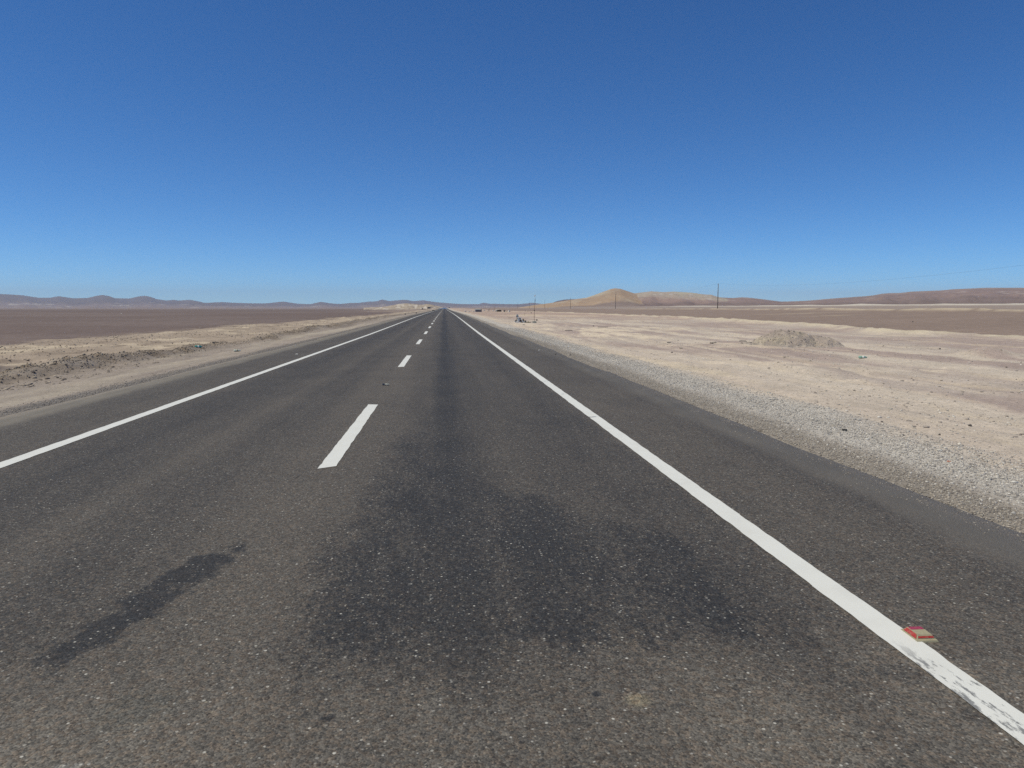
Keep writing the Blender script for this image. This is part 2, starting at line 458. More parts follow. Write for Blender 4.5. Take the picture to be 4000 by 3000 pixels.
M['leaf2'] = plain_mat('yellow_green_leaves', (.19, .22, .07), (.3, .26, .15), .5, 20, .8)
M['flower'] = plain_mat('withered_dark_flowers', (.042, .024, .030), (.07, .05, .04), .5, 20, .9)
M['red'] = plain_mat('red_reflector_plastic', (.46, .05, .035), (.40, .30, .20), .6, 60, .35)
M['pinkred'] = plain_mat('crimson_reflector_plastic', (.40, .035, .07), (.40, .28, .2), .45, 60, .3)
M['beige'] = plain_mat('beige_marker_plastic', (.42, .37, .23), (.24, .21, .16), .6, 45, .6)
M['spoil'] = plain_mat('spoil', (.36, .31, .27), (.25, .2, .17), .5, 3, .95)

def plastic(name, col, rough=.12, trans=.35):
    n = NT(name)
    f = n.noise(60, 3)
    n.b.inputs['Transmission Weight'].default_value = trans
    n.b.inputs['IOR'].default_value = 1.45
    return n.out(n.mix(n.lin(.3, .7, f, 0, .3), col, tuple(.75 * v for v in col)), rough, n.bump(f, .2, .01))
M['teal'] = plastic('turquoise_plastic', (.05, .52, .45))
M['pale'] = plastic('milky_white_plastic', (.80, .82, .66), .3, .1)
M['green'] = plastic('pale_green_plastic', (.42, .66, .50), .2, .3)

# ------------------------------------------------------------------ mesh helpers
class MB:
    def __init__(self): self.v = []; self.f = []
    def _add(self, vs, fs):
        b = len(self.v); self.v += [tuple(p) for p in vs]; self.f += [tuple(i + b for i in q) for q in fs]; return self
    def box(self, c, s, rz=0.0, taper=1.0, rx=0.0, ry=0.0):
        m = Matrix.Rotation(rz, 3, 'Z') @ Matrix.Rotation(ry, 3, 'Y') @ Matrix.Rotation(rx, 3, 'X')
        vs = []
        for z in (-.5, .5):
            k = taper if z > 0 else 1
            for x, y in ((-.5, -.5), (.5, -.5), (.5, .5), (-.5, .5)):
                vs.append(Vector(c) + m @ Vector((x * s[0] * k, y * s[1] * k, z * s[2])))
        return self._add(vs, [(3, 2, 1, 0), (4, 5, 6, 7), (0, 1, 5, 4), (1, 2, 6, 5), (2, 3, 7, 6), (3, 0, 4, 7)])
    def tube(self, pts, rad, n=8):
        pts = [Vector(p) for p in pts]
        if not isinstance(rad, (list, tuple)): rad = [rad] * len(pts)
        vs = []; fs = []
        for i, p in enumerate(pts):
            d = (pts[min(i + 1, len(pts) - 1)] - pts[max(i - 1, 0)]).normalized()
            a = d.orthogonal().normalized() if i == 0 else (pa - d * pa.dot(d)).normalized()
            pa = a; b = d.cross(a)
            for k in range(n):
                t = 2 * math.pi * k / n
                vs.append(p + (a * math.cos(t) + b * math.sin(t)) * rad[i])
        for i in range(len(pts) - 1):
            for k in range(n):
                fs.append((i * n + k, i * n + (k + 1) % n, (i + 1) * n + (k + 1) % n, (i + 1) * n + k))
        fs.append(tuple(range(n - 1, -1, -1))); fs.append(tuple((len(pts) - 1) * n + k for k in range(n)))
        return self._add(vs, fs)
    def torus(self, c, R_, r, squash=1.0, nrm=(0, -1, 0), a0=0.0, a1=2 * math.pi, n=28, k=10):
        nv = Vector(nrm).normalized(); u = Vector((0, 0, 1)); u = (u - nv * u.dot(nv)).normalized(); w = nv.cross(u)
        full = abs(a1 - a0 - 2 * math.pi) < 1e-4
        m = n if full else n + 1
        vs = []; fs = []
        for i in range(m):
            t = a0 + (a1 - a0) * i / n
            rd = w * math.cos(t) + u * math.sin(t)
            for j in range(k):
                s = 2 * math.pi * j / k
                ca, sa = math.cos(s), math.sin(s)
                # a tyre section: flat tread, bulging walls
                ca = math.copysign(abs(ca) ** .7, ca); sa = math.copysign(abs(sa) ** .7, sa)
                vs.append(Vector(c) + rd * (R_ + r * ca) + nv * (r * squash * sa))
        for i in range(n):
            for j in range(k):
                i2 = (i + 1) % m if full else i + 1
                fs.append((i * k + j, i2 * k + j, i2 * k + (j + 1) % k, i * k + (j + 1) % k))
        if not full:
            fs.append(tuple(range(k))); fs.append(tuple((m - 1) * k + j for j in range(k - 1, -1, -1)))
        return self._add(vs, fs)
    def blob(self, c, s, seed=0, sub=2, rough=.25, freq=1.6):
        bm = bmesh.new(); bmesh.ops.create_icosphere(bm, subdivisions=sub, radius=1)
        r = random.Random(seed); o = (r.random() * 50, r.random() * 50)
        vs = []
        for v in bm.verts:
            p = v.co
            k = 1 + rough * 2 * (float(vnoise(p.x * freq + o[0] + p.z * 1.3, p.y * freq + o[1] + p.z * 2.1, seed)) - .5)
            vs.append((c[0] + p.x * s[0] * k, c[1] + p.y * s[1] * k, c[2] + p.z * s[2] * k))
        self._add(vs, [tuple(v.index for v in f.verts) for f in bm.faces]); bm.free(); return self
    def lathe(self, prof, c=(0, 0, 0), n=16, axis='Z'):
        vs = []; fs = []
        for r, h in prof:
            for k in range(n):
                t = 2 * math.pi * k / n
                p = (r * math.cos(t), r * math.sin(t), h)
                if axis == 'X': p = (h, r * math.cos(t), r * math.sin(t))
                vs.append((c[0] + p[0], c[1] + p[1], c[2] + p[2]))
        for i in range(len(prof) - 1):
            for k in range(n):
                fs.append((i * n + k, i * n + (k + 1) % n, (i + 1) * n + (k + 1) % n, (i + 1) * n + k))
        fs.append(tuple(range(n - 1, -1, -1))); fs.append(tuple((len(prof) - 1) * n + k for k in range(n)))
        return self._add(vs, fs)
    def quad(self, *p): return self._add(p, [tuple(range(len(p)))])
    def build(self, name, mat, parent=None, smooth=False):
        me = bpy.data.meshes.new(name); me.from_pydata(self.v, [], self.f); me.materials.append(mat)
        bm = bmesh.new(); bm.from_mesh(me); bmesh.ops.recalc_face_normals(bm, faces=bm.faces); bm.to_mesh(me); bm.free()
        if smooth: me.polygons.foreach_set('use_smooth', [True] * len(me.polygons))
        o = bpy.data.objects.new(name, me); COL.objects.link(o)
        if parent is not None: o.parent = parent
        return o

def tag(o, label=None, cat=None, group=None, kind=None):
    if label: o['label'] = label
    if cat: o['category'] = cat
    if group: o['group'] = group
    if kind: o['kind'] = kind
    return o

def empty(name, loc, label, cat, group=None, rz=0.0):
    o = bpy.data.objects.new(name, None); COL.objects.link(o); o.location = loc; o.rotation_euler = (0, 0, rz)
    o.empty_display_size = .2
    return tag(o, label, cat, group)

def copy_tree(o, parent=None):
    c = o.copy(); COL.objects.link(c)
    if parent is not None: c.parent = parent
    for ch in o.children: copy_tree(ch, c)
    return c

def np_mesh(name, V, Fq, mat, attr=None, cols=None, smooth=True):
    """V (n,3) array, Fq (m,k) index array"""
    me = bpy.data.meshes.new(name)
    k = Fq.shape[1]
    me.vertices.add(len(V)); me.vertices.foreach_set('co', np.ascontiguousarray(V, np.float32).ravel())
    me.loops.add(Fq.size); me.loops.foreach_set('vertex_index', np.ascontiguousarray(Fq, np.int32).ravel())
    me.polygons.add(len(Fq)); me.polygons.foreach_set('loop_start', np.arange(0, Fq.size, k, dtype=np.int32))
    me.update(calc_edges=True)
    if smooth: me.polygons.foreach_set('use_smooth', np.ones(len(Fq), bool))
    if attr:
        a = me.attributes.new(attr, 'FLOAT_COLOR', 'POINT')
        if cols.shape[1] == 3: cols = np.concatenate([cols, np.ones((len(cols), 1))], 1)
        a.data.foreach_set('color', np.ascontiguousarray(cols, np.float32).ravel())
    me.materials.append(mat); me.validate()
    o = bpy.data.objects.new(name, me); COL.objects.link(o)
    return o

def grid_faces(nx, ny):
    i = np.arange((ny - 1))[:, None] * nx + np.arange(nx - 1)[None, :]
    i = i.ravel()
    return np.stack([i, i + 1, i + nx + 1, i + nx], 1)

# ------------------------------------------------------------------ ground
def lay(c, new, m):
    return c + (np.array(new) - c) * np.clip(m, 0, 1)[..., None]

def soil(X, Y):
    sh = X.shape
    c = np.zeros(sh + (3,)); al = np.full(sh, .25)
    st = fbm(X * .55, Y * .05, 70, 4)                     # streaks along the road
    st2 = fbm(X * 1.6 + .1 * Y, Y * .12, 71, 4)
    bl = fbm(X * .18, Y * .10, 72, 5)
    fl = fbm(X * .9, Y * .5, 73, 4)
    jag = (fbm(X * .5, Y * .35, 74, 4) - .5)
    # ---- right side
    r = X > 0
    cr = np.broadcast_to(np.array((.375, .325, .285)), c.shape).copy()
    cr = lay(cr, (.315, .258, .232), sstep(.40, .60, bl))                       # mauve grey
    cr = lay(cr, (.47, .415, .35), sstep(.5, .70, st) * (1 - sstep(20, 30, X)) * .9)   # driven pale streaks
    cr = lay(cr, (.53, .45, .34), sstep(.60, .74, st2) * .4 * sstep(7, 10, X))
    for rx in (6.9, 8.5, 10.4, 11.9):
        cr = lay(cr, (.46, .40, .335), np.exp(-((X - rx - .9 * (fbm(Y * .05, rx, 61, 2) - .5)) / .24) ** 2) * sstep(.3, .6, fbm(Y * .3, rx, 66, 3)) * .8)
    cr = lay(cr, (.43, .37, .312), (1 - sstep(6.6, 9.5, X + jag * 2.0)) * .75)           # smooth shoulder track
    cr = lay(cr, (.50, .43, .33), (1 - sstep(.25, .9, np.abs(X - 7.1 + jag * 1.5))) * .7 * sstep(.40, .6, st2))
    far_r = sstep(80, 170, Y + jag * 60)
    cr = lay(cr, (.33, .255, .215), far_r * sstep(6, 10, X) * .9)
    cr = lay(cr, (.47, .39, .29), far_r * sstep(.58, .72, fbm(X * .12, Y * .05, 77, 4)) * .8)
    cr = lay(cr, (.52, .45, .36), patches(X, Y) * sstep(.36, .56, fbm(X * .8, Y * .35, 75, 4)))
    cr = cr * np.array((1.33, 1.28, 1.24))
    br = X - bound_right(Y)
    dk = sstep(-.3, .9, br)
    plain = np.broadcast_to(np.array((.262, .200, .176)), c.shape).copy()
    plain = lay(plain, (.43, .36, .28), sstep(.70, .80, fbm(X * .05, Y * .16, 78, 4)) * .5)
    plain = lay(plain, (.30, .245, .225), sstep(88, 100, X))
    plain = lay(plain, (.275, .215, .20), sstep(180, 330, X) * .8)
    plain = plain * np.array((1.11, 1.09, 1.02)) * (1 + .16 * (fbm(X * .012, Y * .03, 88, 4) - .5) + .14 * (fbm(X * .08, Y * .12, 89, 3) - .5))[..., None]
    cr = cr + (plain - cr) * dk[..., None]
    b1 = np.exp(-((br + .2) / .75) ** 2) * (1 - sstep(260, 420, Y)) * sstep(.30, .52, fl)
    cr = lay(cr, (.60, .51, .385), b1)
    x2 = 90 + 4 * (fbm(Y * .02, 2.0, 51, 2) - .5)
    cr = lay(cr, (.58, .48, .35), np.exp(-((X - x2) / 1.3) ** 2) * sstep(.25, .5, fl) * (1 - sstep(300, 420, Y)))
    x3 = 198 + 10 * (fbm(Y * .01, 5.0, 53, 2) - .5)
    cr = lay(cr, (.70, .64, .55), np.exp(-((X - x3) / 4.5) ** 2) * (1 - sstep(480, 720, Y)))
    # gravel verge
    g = sstep(4.6, 5.2, X + jag * .9) * (1 - sstep(5.7, 7.0, X + jag * 1.8))
    cr = lay(cr, (.56, .51, .45), g * .95)
    cr = lay(cr, (.30, .265, .225), (1 - sstep(4.7, 5.3, X + jag * .9)) * .9)
    al = np.where(r, .15 + .85 * np.maximum(g, (1 - sstep(4.8, 5.2, X))), al)
    # ---- left side
    A = -X
    cl = np.broadcast_to(np.array((.345, .288, .243)), c.shape).copy()
    cl = lay(cl, (.45, .385, .31), sstep(.52, .70, st) * .8)
    cl = lay(cl, (.27, .225, .195), sstep(.55, .72, st2) * .6)
    sal = sstep(11.3, 13.2, A + jag * 1.5)
    salt = np.broadcast_to(np.array((.40, .32, .25)), c.shape).copy()
    salt = lay(salt, (.56, .46, .345), sstep(.50, .68, fbm(X * .35, Y * .28, 80, 4)))
    salt = lay(salt, (.27, .21, .165), sstep(.58, .74, fbm(X * .9, Y * .55, 81, 4)) * .8)
    cl = cl + (salt - cl) * sal[..., None]
    dpx = np.sqrt(((A - 17.5) / 4.6) ** 2 + ((Y - 22.3) / 4.6) ** 2) + jag * .5
    cl = lay(cl, (.20, .163, .148), (1 - sstep(.8, 1.1, dpx)))
    _, rm = ridge_left(X, Y)
    cl = lay(cl, (.215, .165, .12), rm * .85 * sstep(.35, .6, fbm(X * 1.8, Y * 1.2, 82, 3)))
    dkl = sstep(-1.2, 1.6, bound_left(Y) - X + jag * 3.0)
    pl = np.broadcast_to(np.array((.180, .142, .128)), c.shape).copy()
    pl = lay(pl, (.205, .165, .15), sstep(.45, .65, fbm(X * .02, Y * .03, 83, 4)))
    pl = lay(pl, (.40, .34, .28), sstep(.74, .84, fbm(X * .05, Y * .03, 85, 4)) * sstep(-60, -30, X) * sstep(60, 120, Y) * (1 - sstep(250, 400, Y)) * .7)
    far_l = sstep(900, 1500, Y + A * .15 + jag * 300)
    pl = lay(pl, (.255, .20, .18), far_l)  # far plain coloured paler to imitate distance haze
    nearroad = sstep(-90, -20, X) * sstep(250, 500, Y)
    pl = lay(pl, (.40, .33, .265), nearroad * sstep(.40, .6, fbm(X * .06, Y * .02, 84, 4)))
    pl = pl * (1 + .16 * (fbm(X * .006, Y * .03, 86, 4) - .5) + .14 * (fbm(X * .05, Y * .14, 87, 3) - .5))[..., None]
    pl = pl * np.array((1.0, .955, .945))[None, None] ** (1 - far_l[..., None])
    cl = cl + (pl - cl) * dkl[..., None]
    gl = 1 - sstep(7.3, 8.0, A + jag * .9)
    cl = lay(cl, (.185, .165, .15), gl * .85)
    al = np.where(~r, .10 + .75 * gl + .25 * rm, al)
    c = np.where(r[..., None], cr, cl)
    return np.concatenate([c, al[..., None]], -1)

def axis(steps, lim):
    out = [0.0]
    while out[-1] < lim:
        x = out[-1]
        for a, fn in steps:
            if x < a: out.append(x + fn(x)); break
    return out
xr = axis([(3.8, lambda x: .95), (13, lambda x: .12), (60, lambda x: x * .010), (300, lambda x: x * .022), (1e9, lambda x: x * .07)], 17500)
xl = axis([(6.2, lambda x: 1.0), (15, lambda x: .13), (60, lambda x: x * .010), (1e9, lambda x: x * .06)], 17500)
yf = axis([(2.0, lambda x: .5), (140, lambda x: x * .0115), (500, lambda x: x * .016), (1e9, lambda x: x * .05)], 17500)
gx = np.array([-v for v in xl[::-1]] + xr[1:]); gy = np.array([-400, -150, -60, -25, -10, -4, -1.5] + yf)
GX, GY = np.meshgrid(gx, gy)
GZ = H(GX, GY)
ground = np_mesh('ground', np.stack([GX.ravel(), GY.ravel(), GZ.ravel()], 1), grid_faces(len(gx), len(gy)), M['soil'], 'soil', soil(GX, GY).reshape(-1, 4))
tag(ground, 'beige and mauve stony desert ground on both sides of the road', None, None, 'structure')

# ------------------------------------------------------------------ road with its markings
XL, XR = -6.72, 4.22
ry = np.array([-30, -15, -6, -2] + [v for v in axis([(2, lambda x: .25), (60, lambda x: .35 if x < 30 else x * .012), (1e9, lambda x: x * .04)], 5600)])
nxr = 13
t = np.linspace(0, 1, nxr)
wl = XL + .10 * (fbm(ry * .35, 1.0, 90, 4) - .5) * 2
wr = XR + .14 * (fbm(ry * .30, 2.0, 91, 4) - .5) * 2
RXm = wl[:, None] + (wr - wl)[:, None] * t[None, :]
RYm = np.repeat(ry[:, None], nxr, 1)
RZm = np.repeat(zroad(ry)[:, None], nxr, 1)
# skirts
RXm = np.concatenate([wl[:, None] - .04, RXm, wr[:, None] + .04], 1); RYm = np.concatenate([ry[:, None], RYm, ry[:, None]], 1)
RZm = np.concatenate([RZm[:, :1] - .13, RZm, RZm[:, -1:] - .13], 1)
road = np_mesh('road', np.stack([RXm.ravel(), RYm.ravel(), RZm.ravel()], 1), grid_faces(nxr + 2, len(ry)), M['asphalt'], smooth=False)
tag(road, 'straight worn grey asphalt highway running to the horizon', None, None, 'structure')

def strip(name, xc, w, y0, y1, parent, seed, ragged=.009):
    ys = [y0]
    while ys[-1] < y1: ys.append(min(y1, ys[-1] + max(.035, ys[-1] * .008)))
    ys = np.array(ys)
    a = xc - w / 2 + ragged * (fbm(ys * 5.5, 0.0, seed, 4) - .5) * 2
    b = xc + w / 2 + ragged * (fbm(ys * 5.5, 7.0, seed + 3, 4) - .5) * 2
    X = np.stack([a, b], 1); Y = np.stack([ys, ys], 1); Z = np.stack([zroad(ys) + .004] * 2, 1)
    # keep the sheet above the chords of the coarser road mesh
    zr = np.interp(ys, ry, zroad(ry)); Z = np.stack([np.maximum(zroad(ys), zr) + .004] * 2, 1)
    if y1 - y0 < 10:      # slanted rough ends of a dash
        Y[0, 0] -= .06; Y[0, 1] += .05; Y[-1, 0] += .04
    o = np_mesh(name, np.stack([X.ravel(), Y.ravel(), Z.ravel()], 1), grid_faces(2, len(ys)), M['paint'], smooth=False)
    o.parent = parent
    return o
strip('edge_line', -4.685, .172, -28, 1400, road, 101)
strip('edge_line', 2.262, .172, -28, 1400, road, 111)
k = 0
while True:
    y0 = 7.42 + 12.75 * k - 25.5
    if y0 > 900: break
    if y0 > -20: strip('centre_dash', -1.235, .172, y0, y0 + 4.85, road, 200 + k)
    k += 1

# ------------------------------------------------------------------ hills
def hill(name, pts, r0, r1, mat_cols, label, seed, power=1.9, gully=.12, rj=.15, zfoot=0.0, na=260, nr=46):
    px = np.linspace(pts[0][0], pts[-1][0], na)
    py = interp(px, pts)
    dirs = [ray(a, b) for a, b in zip(px, py)]
    az = np.array([math.atan2(d.x, d.y) for d in dirs]); el = np.array([d.z / math.hypot(d.x, d.y) for d in dirs])
    rc = r1 * (1 + rj * (fbm(px * .006, 1.0, seed, 3) - .5) * 2)
    rf = r0 * (1 + rj * (fbm(px * .008, 4.0, seed + 1, 3) - .5) * 2)
    zc = EYE + el * rc
    tt = np.concatenate([np.linspace(-.06, 1, nr), np.linspace(1.04, 1.9, 12)])
    AZ, T = np.meshgrid(az, tt)
    RC = np.broadcast_to(rc, AZ.shape); RF = np.broadcast_to(rf, AZ.shape); ZC = np.broadcast_to(zc, AZ.shape)
    rr = RF + (RC - RF) * T
    s = np.where(T <= 1, np.clip(T, 0, 1) ** power, 1 - sstep(1, 1.9, T) * 1.05)
    PX = np.broadcast_to(px, AZ.shape)
    gl = (fbm(PX * .016 + T * 1.5, T * 3.0, seed + 5, 5) - .5) * 2
    relief = np.maximum(ZC - zfoot, 0)
    z = zfoot + relief * (s + 1.7 * gully * gl * np.clip(T, 0, 1) * np.clip(1 - T, 0, 1) * 4 * .5)
    z = np.where(T < 0, zfoot - 3.0 - 40 * (-T), z)
    X = np.sin(AZ) * rr; Y = np.cos(AZ) * rr
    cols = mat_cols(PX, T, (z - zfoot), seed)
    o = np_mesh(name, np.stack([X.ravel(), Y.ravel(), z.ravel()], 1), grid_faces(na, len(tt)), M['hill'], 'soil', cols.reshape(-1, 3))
    return tag(o, label, None, None, 'structure')

def cols_far(PX, T, z, s):
    c = np.zeros(PX.shape + (3,)) + np.array((.15, .112, .105))
    c = lay(c, (.255, .195, .18), 1 - sstep(.42, .72, T + .3 * (fbm(PX * .02, T * 3, s, 4) - .5)))
    c = lay(c, (.5, .44, .38), sstep(.66, .76, fbm(PX * .022, T * 14, s + 9, 4)) * sstep(.2, .4, T) * (1 - sstep(.6, .75, T)) * .7)
    return c
def cols_tan(PX, T, z, s):
    c = np.zeros(PX.shape + (3,)) + np.array((.405, .288, .195))
    c = lay(c, (.47, .365, .26), sstep(.45, .7, fbm(PX * .02, T * 3, s, 4)))
    c = lay(c, (.46, .385, .285), sstep(.65, .9, T) * (1 - sstep(.3, .6, fbm(PX * .03, T * 4, s + 4, 3))))
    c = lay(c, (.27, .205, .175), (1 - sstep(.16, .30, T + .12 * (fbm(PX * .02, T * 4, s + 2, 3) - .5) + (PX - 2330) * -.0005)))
    return c
def cols_pale(PX, T, z, s):
    c = np.zeros(PX.shape + (3,)) + np.array((.42, .345, .275))
    c = lay(c, (.46, .40, .30), sstep(.45, .7, fbm(PX * .02, T * 3, s, 4)) * sstep(.6, .85, T))
    c = lay(c, (.52, .46, .41), sstep(.62, .75, fbm(PX * .05, T * 9 + PX * .01, s + 3, 4)) * sstep(.45, .65, T) * (1 - sstep(.86, .95, T)) * .8)
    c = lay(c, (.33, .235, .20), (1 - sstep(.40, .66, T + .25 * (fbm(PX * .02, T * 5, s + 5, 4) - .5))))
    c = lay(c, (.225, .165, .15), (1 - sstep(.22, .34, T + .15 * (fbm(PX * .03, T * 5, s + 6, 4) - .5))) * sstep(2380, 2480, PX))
    return c
def cols_right(PX, T, z, s):
    c = np.zeros(PX.shape + (3,)) + np.array((.285, .205, .180))
    c = lay(c, (.25, .185, .17), sstep(.45, .7, fbm(PX * .008, T * 4, s, 4)))
    c = lay(c, (.44, .36, .32), sstep(.66, .78, fbm(PX * .012, T * 10 + PX * .002, s + 3, 4)) * sstep(.4, .6, T) * .8)
    c = lay(c, (.33, .255, .215), sstep(.85, .97, T) * .6)
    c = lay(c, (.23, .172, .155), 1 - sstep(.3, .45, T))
    return c
def cols_heap(PX, T, z, s):
    c = np.zeros(PX.shape + (3,)) + np.array((.42, .345, .265))
    c = lay(c, (.58, .51, .43), sstep(.5, .7, fbm(PX * .08, T * 5, s, 4)))
    c = lay(c, (.24, .19, .17), sstep(.6, .72, fbm(PX * .06, T * 7, s + 3, 4)))
    return c

hill('hills', [(-500, 1158), (-250, 1150), (0, 1148), (86, 1153), (150, 1163), (195, 1163), (230, 1157), (285, 1165), (340, 1164), (375, 1156), (400, 1152), (425, 1156), (450, 1165), (505, 1166),
     (540, 1158), (565, 1155), (590, 1160), (610, 1168), (650, 1174), (678, 1171), (700, 1174), (741, 1171), (770, 1176), (800, 1183), (870, 1180), (925, 1183), (1000, 1185), (1040, 1185), (1065, 1182),
     (1108, 1178), (1135, 1182), (1160, 1186), (1210, 1188), (1230, 1184), (1252, 1179), (1270, 1181), (1290, 1185), (1330, 1187), (1370, 1183), (1400, 1183), (1440, 1178), (1470, 1177), (1482, 1173), (1492, 1170),
     (1503, 1172), (1520, 1176), (1575, 1171), (1595, 1172), (1610, 1176), (1655, 1173), (1700, 1180), (1750, 1184), (1800, 1187.5), (1870, 1188), (1882, 1184), (1893, 1182.5), (1910, 1186), (1990, 1188),
     (2030, 1188), (2060, 1185), (2083, 1182), (2108, 1186), (2180, 1189), (2300, 1189)],
     3800, 12500, cols_far, 'row of low bluish mauve desert hills far along the left horizon', 300, 2.3, .16, .10, -2, 420)
hill('hills', [(2090, 1203), (2125, 1194), (2150, 1186), (2178, 1175), (2205, 1170), (2240, 1168.5), (2290, 1171), (2340, 1185), (2400, 1200)], 3000, 5200, cols_far,
     'small dark mauve hill just behind the left shoulder of the tan hill', 320, 1.4, .1, .05, 0, 120)
hill('hills', [(2010, 1203), (2060, 1196), (2100, 1190), (2145, 1184.5), (2200, 1176), (2240, 1170), (2290, 1163), (2320, 1153), (2350, 1142), (2370, 1135), (2385, 1129), (2402, 1126), (2425, 1128.5), (2450, 1137), (2478, 1146),
     (2520, 1158), (2600, 1174), (2680, 1189), (2760, 1203)], 950, 2300, cols_tan, 'rounded tan hill with a smooth peak on the right horizon', 330, 1.25, .10, .05, 1.2, 240)
hill('hills', [(2360, 1203), (2420, 1170), (2450, 1152), (2478, 1145.5), (2500, 1143), (2545, 1138), (2590, 1141), (2630, 1139), (2700, 1143), (2750, 1150), (2780, 1151.5), (2805, 1160), (2860, 1172), (2930, 1186), (3020, 1202)],
     1000, 2750, cols_pale, 'broad pale hill with whitish streaks right of the tan peak', 340, 1.3, .16, .05, 1.5, 240)
hill('hills', [(2650, 1200), (2720, 1180), (2780, 1165), (2805, 1161), (2860, 1164), (2900, 1161), (2930, 1163), (2980, 1169), (3050, 1178), (3100, 1177), (3160, 1174), (3250, 1166), (3380, 1157), (3415, 1153), (3440, 1148),
     (3470, 1145), (3520, 1144), (3560, 1139), (3680, 1134), (3720, 1130), (3850, 1124), (4000, 1124), (4300, 1122), (4700, 1130), (5200, 1150)], 760, 3300, cols_right,
     'long mauve brown plateau rising towards the right edge', 350, 1.35, .14, .06, 3.5, 420)
hill('hills', [(1420, 1202), (1500, 1198), (1535, 1192), (1560, 1187), (1590, 1185), (1620, 1188), (1650, 1190), (1668, 1187), (1685, 1190), (1710, 1196), (1730, 1201)], 900, 1350, cols_heap,
     'low whitish broken ground left of the far end of the road', 360, 1.2, .3, .03, 0, 160)

# ------------------------------------------------------------------ gravel, clods (uncountable)
def ico():
    bm = bmesh.new(); bmesh.ops.create_icosphere(bm, subdivisions=1, radius=1)
    v = np.array([tuple(p.co) for p in bm.verts]); f = np.array([[q.index for q in p.verts] for p in bm.faces]); bm.free()
    return v, f
IV, IF = ico()

def pebbles(name, P, rad, tones, label, seed, flat=.6, zf=H):
    """P (n,2) ground positions, one merged mesh of irregular stones"""
    rg = np.random.default_rng(seed)
    n = len(P)
    nv = len(IV)
    sc = rg.uniform(.7, 1.35, (n, 3)); sc[:, 2] *= flat
    a = rg.uniform(0, 2 * np.pi, n); ca, sa = np.cos(a), np.sin(a)
    jit = rg.uniform(.72, 1.25, (n, nv, 1))
    V = IV[None] * jit * sc[:, None, :] * rad[:, None, None]
    x = V[..., 0] * ca[:, None] - V[..., 1] * sa[:, None]; y = V[..., 0] * sa[:, None] + V[..., 1] * ca[:, None]
    z0 = zf(P[:, 0], P[:, 1])
    V = np.stack([x + P[:, :1], y + P[:, 1:2], V[..., 2] + (z0 + rad * .18)[:, None]], -1).reshape(-1, 3)
    Fq = (IF[None] + (np.arange(n) * nv)[:, None, None]).reshape(-1, 3)
    tn = np.array(tones)[rg.integers(0, len(tones), n)] * rg.uniform(.75, 1.2, (n, 1))
    o = np_mesh(name, V, Fq, M['stone'], 'tone', np.repeat(tn, nv, 0), smooth=False)
    return tag(o, label, 'gravel', None, 'stuff')

rg = np.random.default_rng(5)
def samp(n, y0, y1, x0, x1, p=1.0):
    u = rg.random(n)
    y = y0 * (y1 / y0) ** u
    return np.stack([rg.uniform(x0, x1, n) , y], 1)
GREY = [(.70, .65, .58), (.61, .57, .51), (.53, .49, .44), (.78, .73, .65), (.43, .40, .365), (.58, .515, .44), (.30, .28, .26)]
BROWN = [(.40, .35, .29), (.33, .285, .24), (.47, .41, .34), (.26, .225, .195), (.53, .47, .395)]
def norm_x(P, mid, sd):
    P[:, 0] = mid + sd * rg.standard_normal(len(P)) + .35 * (fbm(P[:, 1] * .4, 0., 7, 3) - .5); return P
P = norm_x(samp(38000, 3.5, 60, 0, 1), 5.75, .52); P = P[P[:, 0] > 4.15 + .75 * rg.random(len(P))]
pebbles('gravel', P, rg.uniform(.004, .0135, len(P)) * (1 + (rg.random(len(P)) > .985) * .9) * (1 + P[:, 1] * .012), GREY, 'loose grey gravel along the right verge', 1)
P = norm_x(samp(14000, 3.2, 45, 0, 1), 4.55, .22); P = P[P[:, 0] > 4.12]
pebbles('gravel', P, rg.uniform(.004, .012, len(P)) * (1 + P[:, 1] * .01), BROWN + [(.50, .45, .38)], 'fine brown gravel at the right pavement edge', 2)
P = norm_x(samp(8000, 8, 70, 0, 1), -7.3, .32); P = P[P[:, 0] < -6.66]
pebbles('gravel', P, rg.uniform(.006, .017, len(P)), [(.32, .29, .26), (.24, .22, .20), (.40, .36, .32), (.17, .155, .15)] + BROWN, 'loose dark gravel along the left verge', 3)
P = samp(26000, 6, 110, 6.0, 34)
P = P[rg.random(len(P)) < .15 + 1.1 * sstep(.45, .7, fbm(P[:, 0] * .45, P[:, 1] * .22, 17, 4))]
pebbles('gravel', P, .005 + .02 * rg.random(len(P)) ** 3 * (1 + P[:, 1] * .01), [(.70, .64, .55), (.62, .56, .47), (.34, .285, .25), (.78, .73, .64), (.52, .45, .39), (.66, .6, .52)], 'small stones strewn over the ground right of the road', 4)
P = samp(1100, 3.2, 40, 0, 1); P[:, 0] = 4.20 - .12 * np.abs(rg.standard_normal(len(P))) - .5 * sstep(.5, .75, fbm(P[:, 1] * .9, 0., 19, 3)) * rg.random(len(P)) ** 2
pebbles('gravel', P, rg.uniform(.003, .009, len(P)), BROWN + [(.3, .27, .23), (.22, .2, .18)], 'stray pebbles spilled over the right edge of the asphalt', 7, .6, lambda a, b: zroad(b) - .001)
P = samp(3200, 8, 70, 6.0, 24)
P = P[rg.random(len(P)) < .12 + 1.1 * sstep(.48, .7, fbm(P[:, 0] * .5, P[:, 1] * .3, 27, 4))]
pebbles('gravel', P, .012 + .03 * rg.random(len(P)) ** 2.2, [(.42, .36, .31), (.70, .64, .55), (.48, .41, .35), (.28, .24, .215), (.78, .72, .63), (.6, .53, .45)], 'larger pebbles strewn over the ground right of the road', 8, .5)
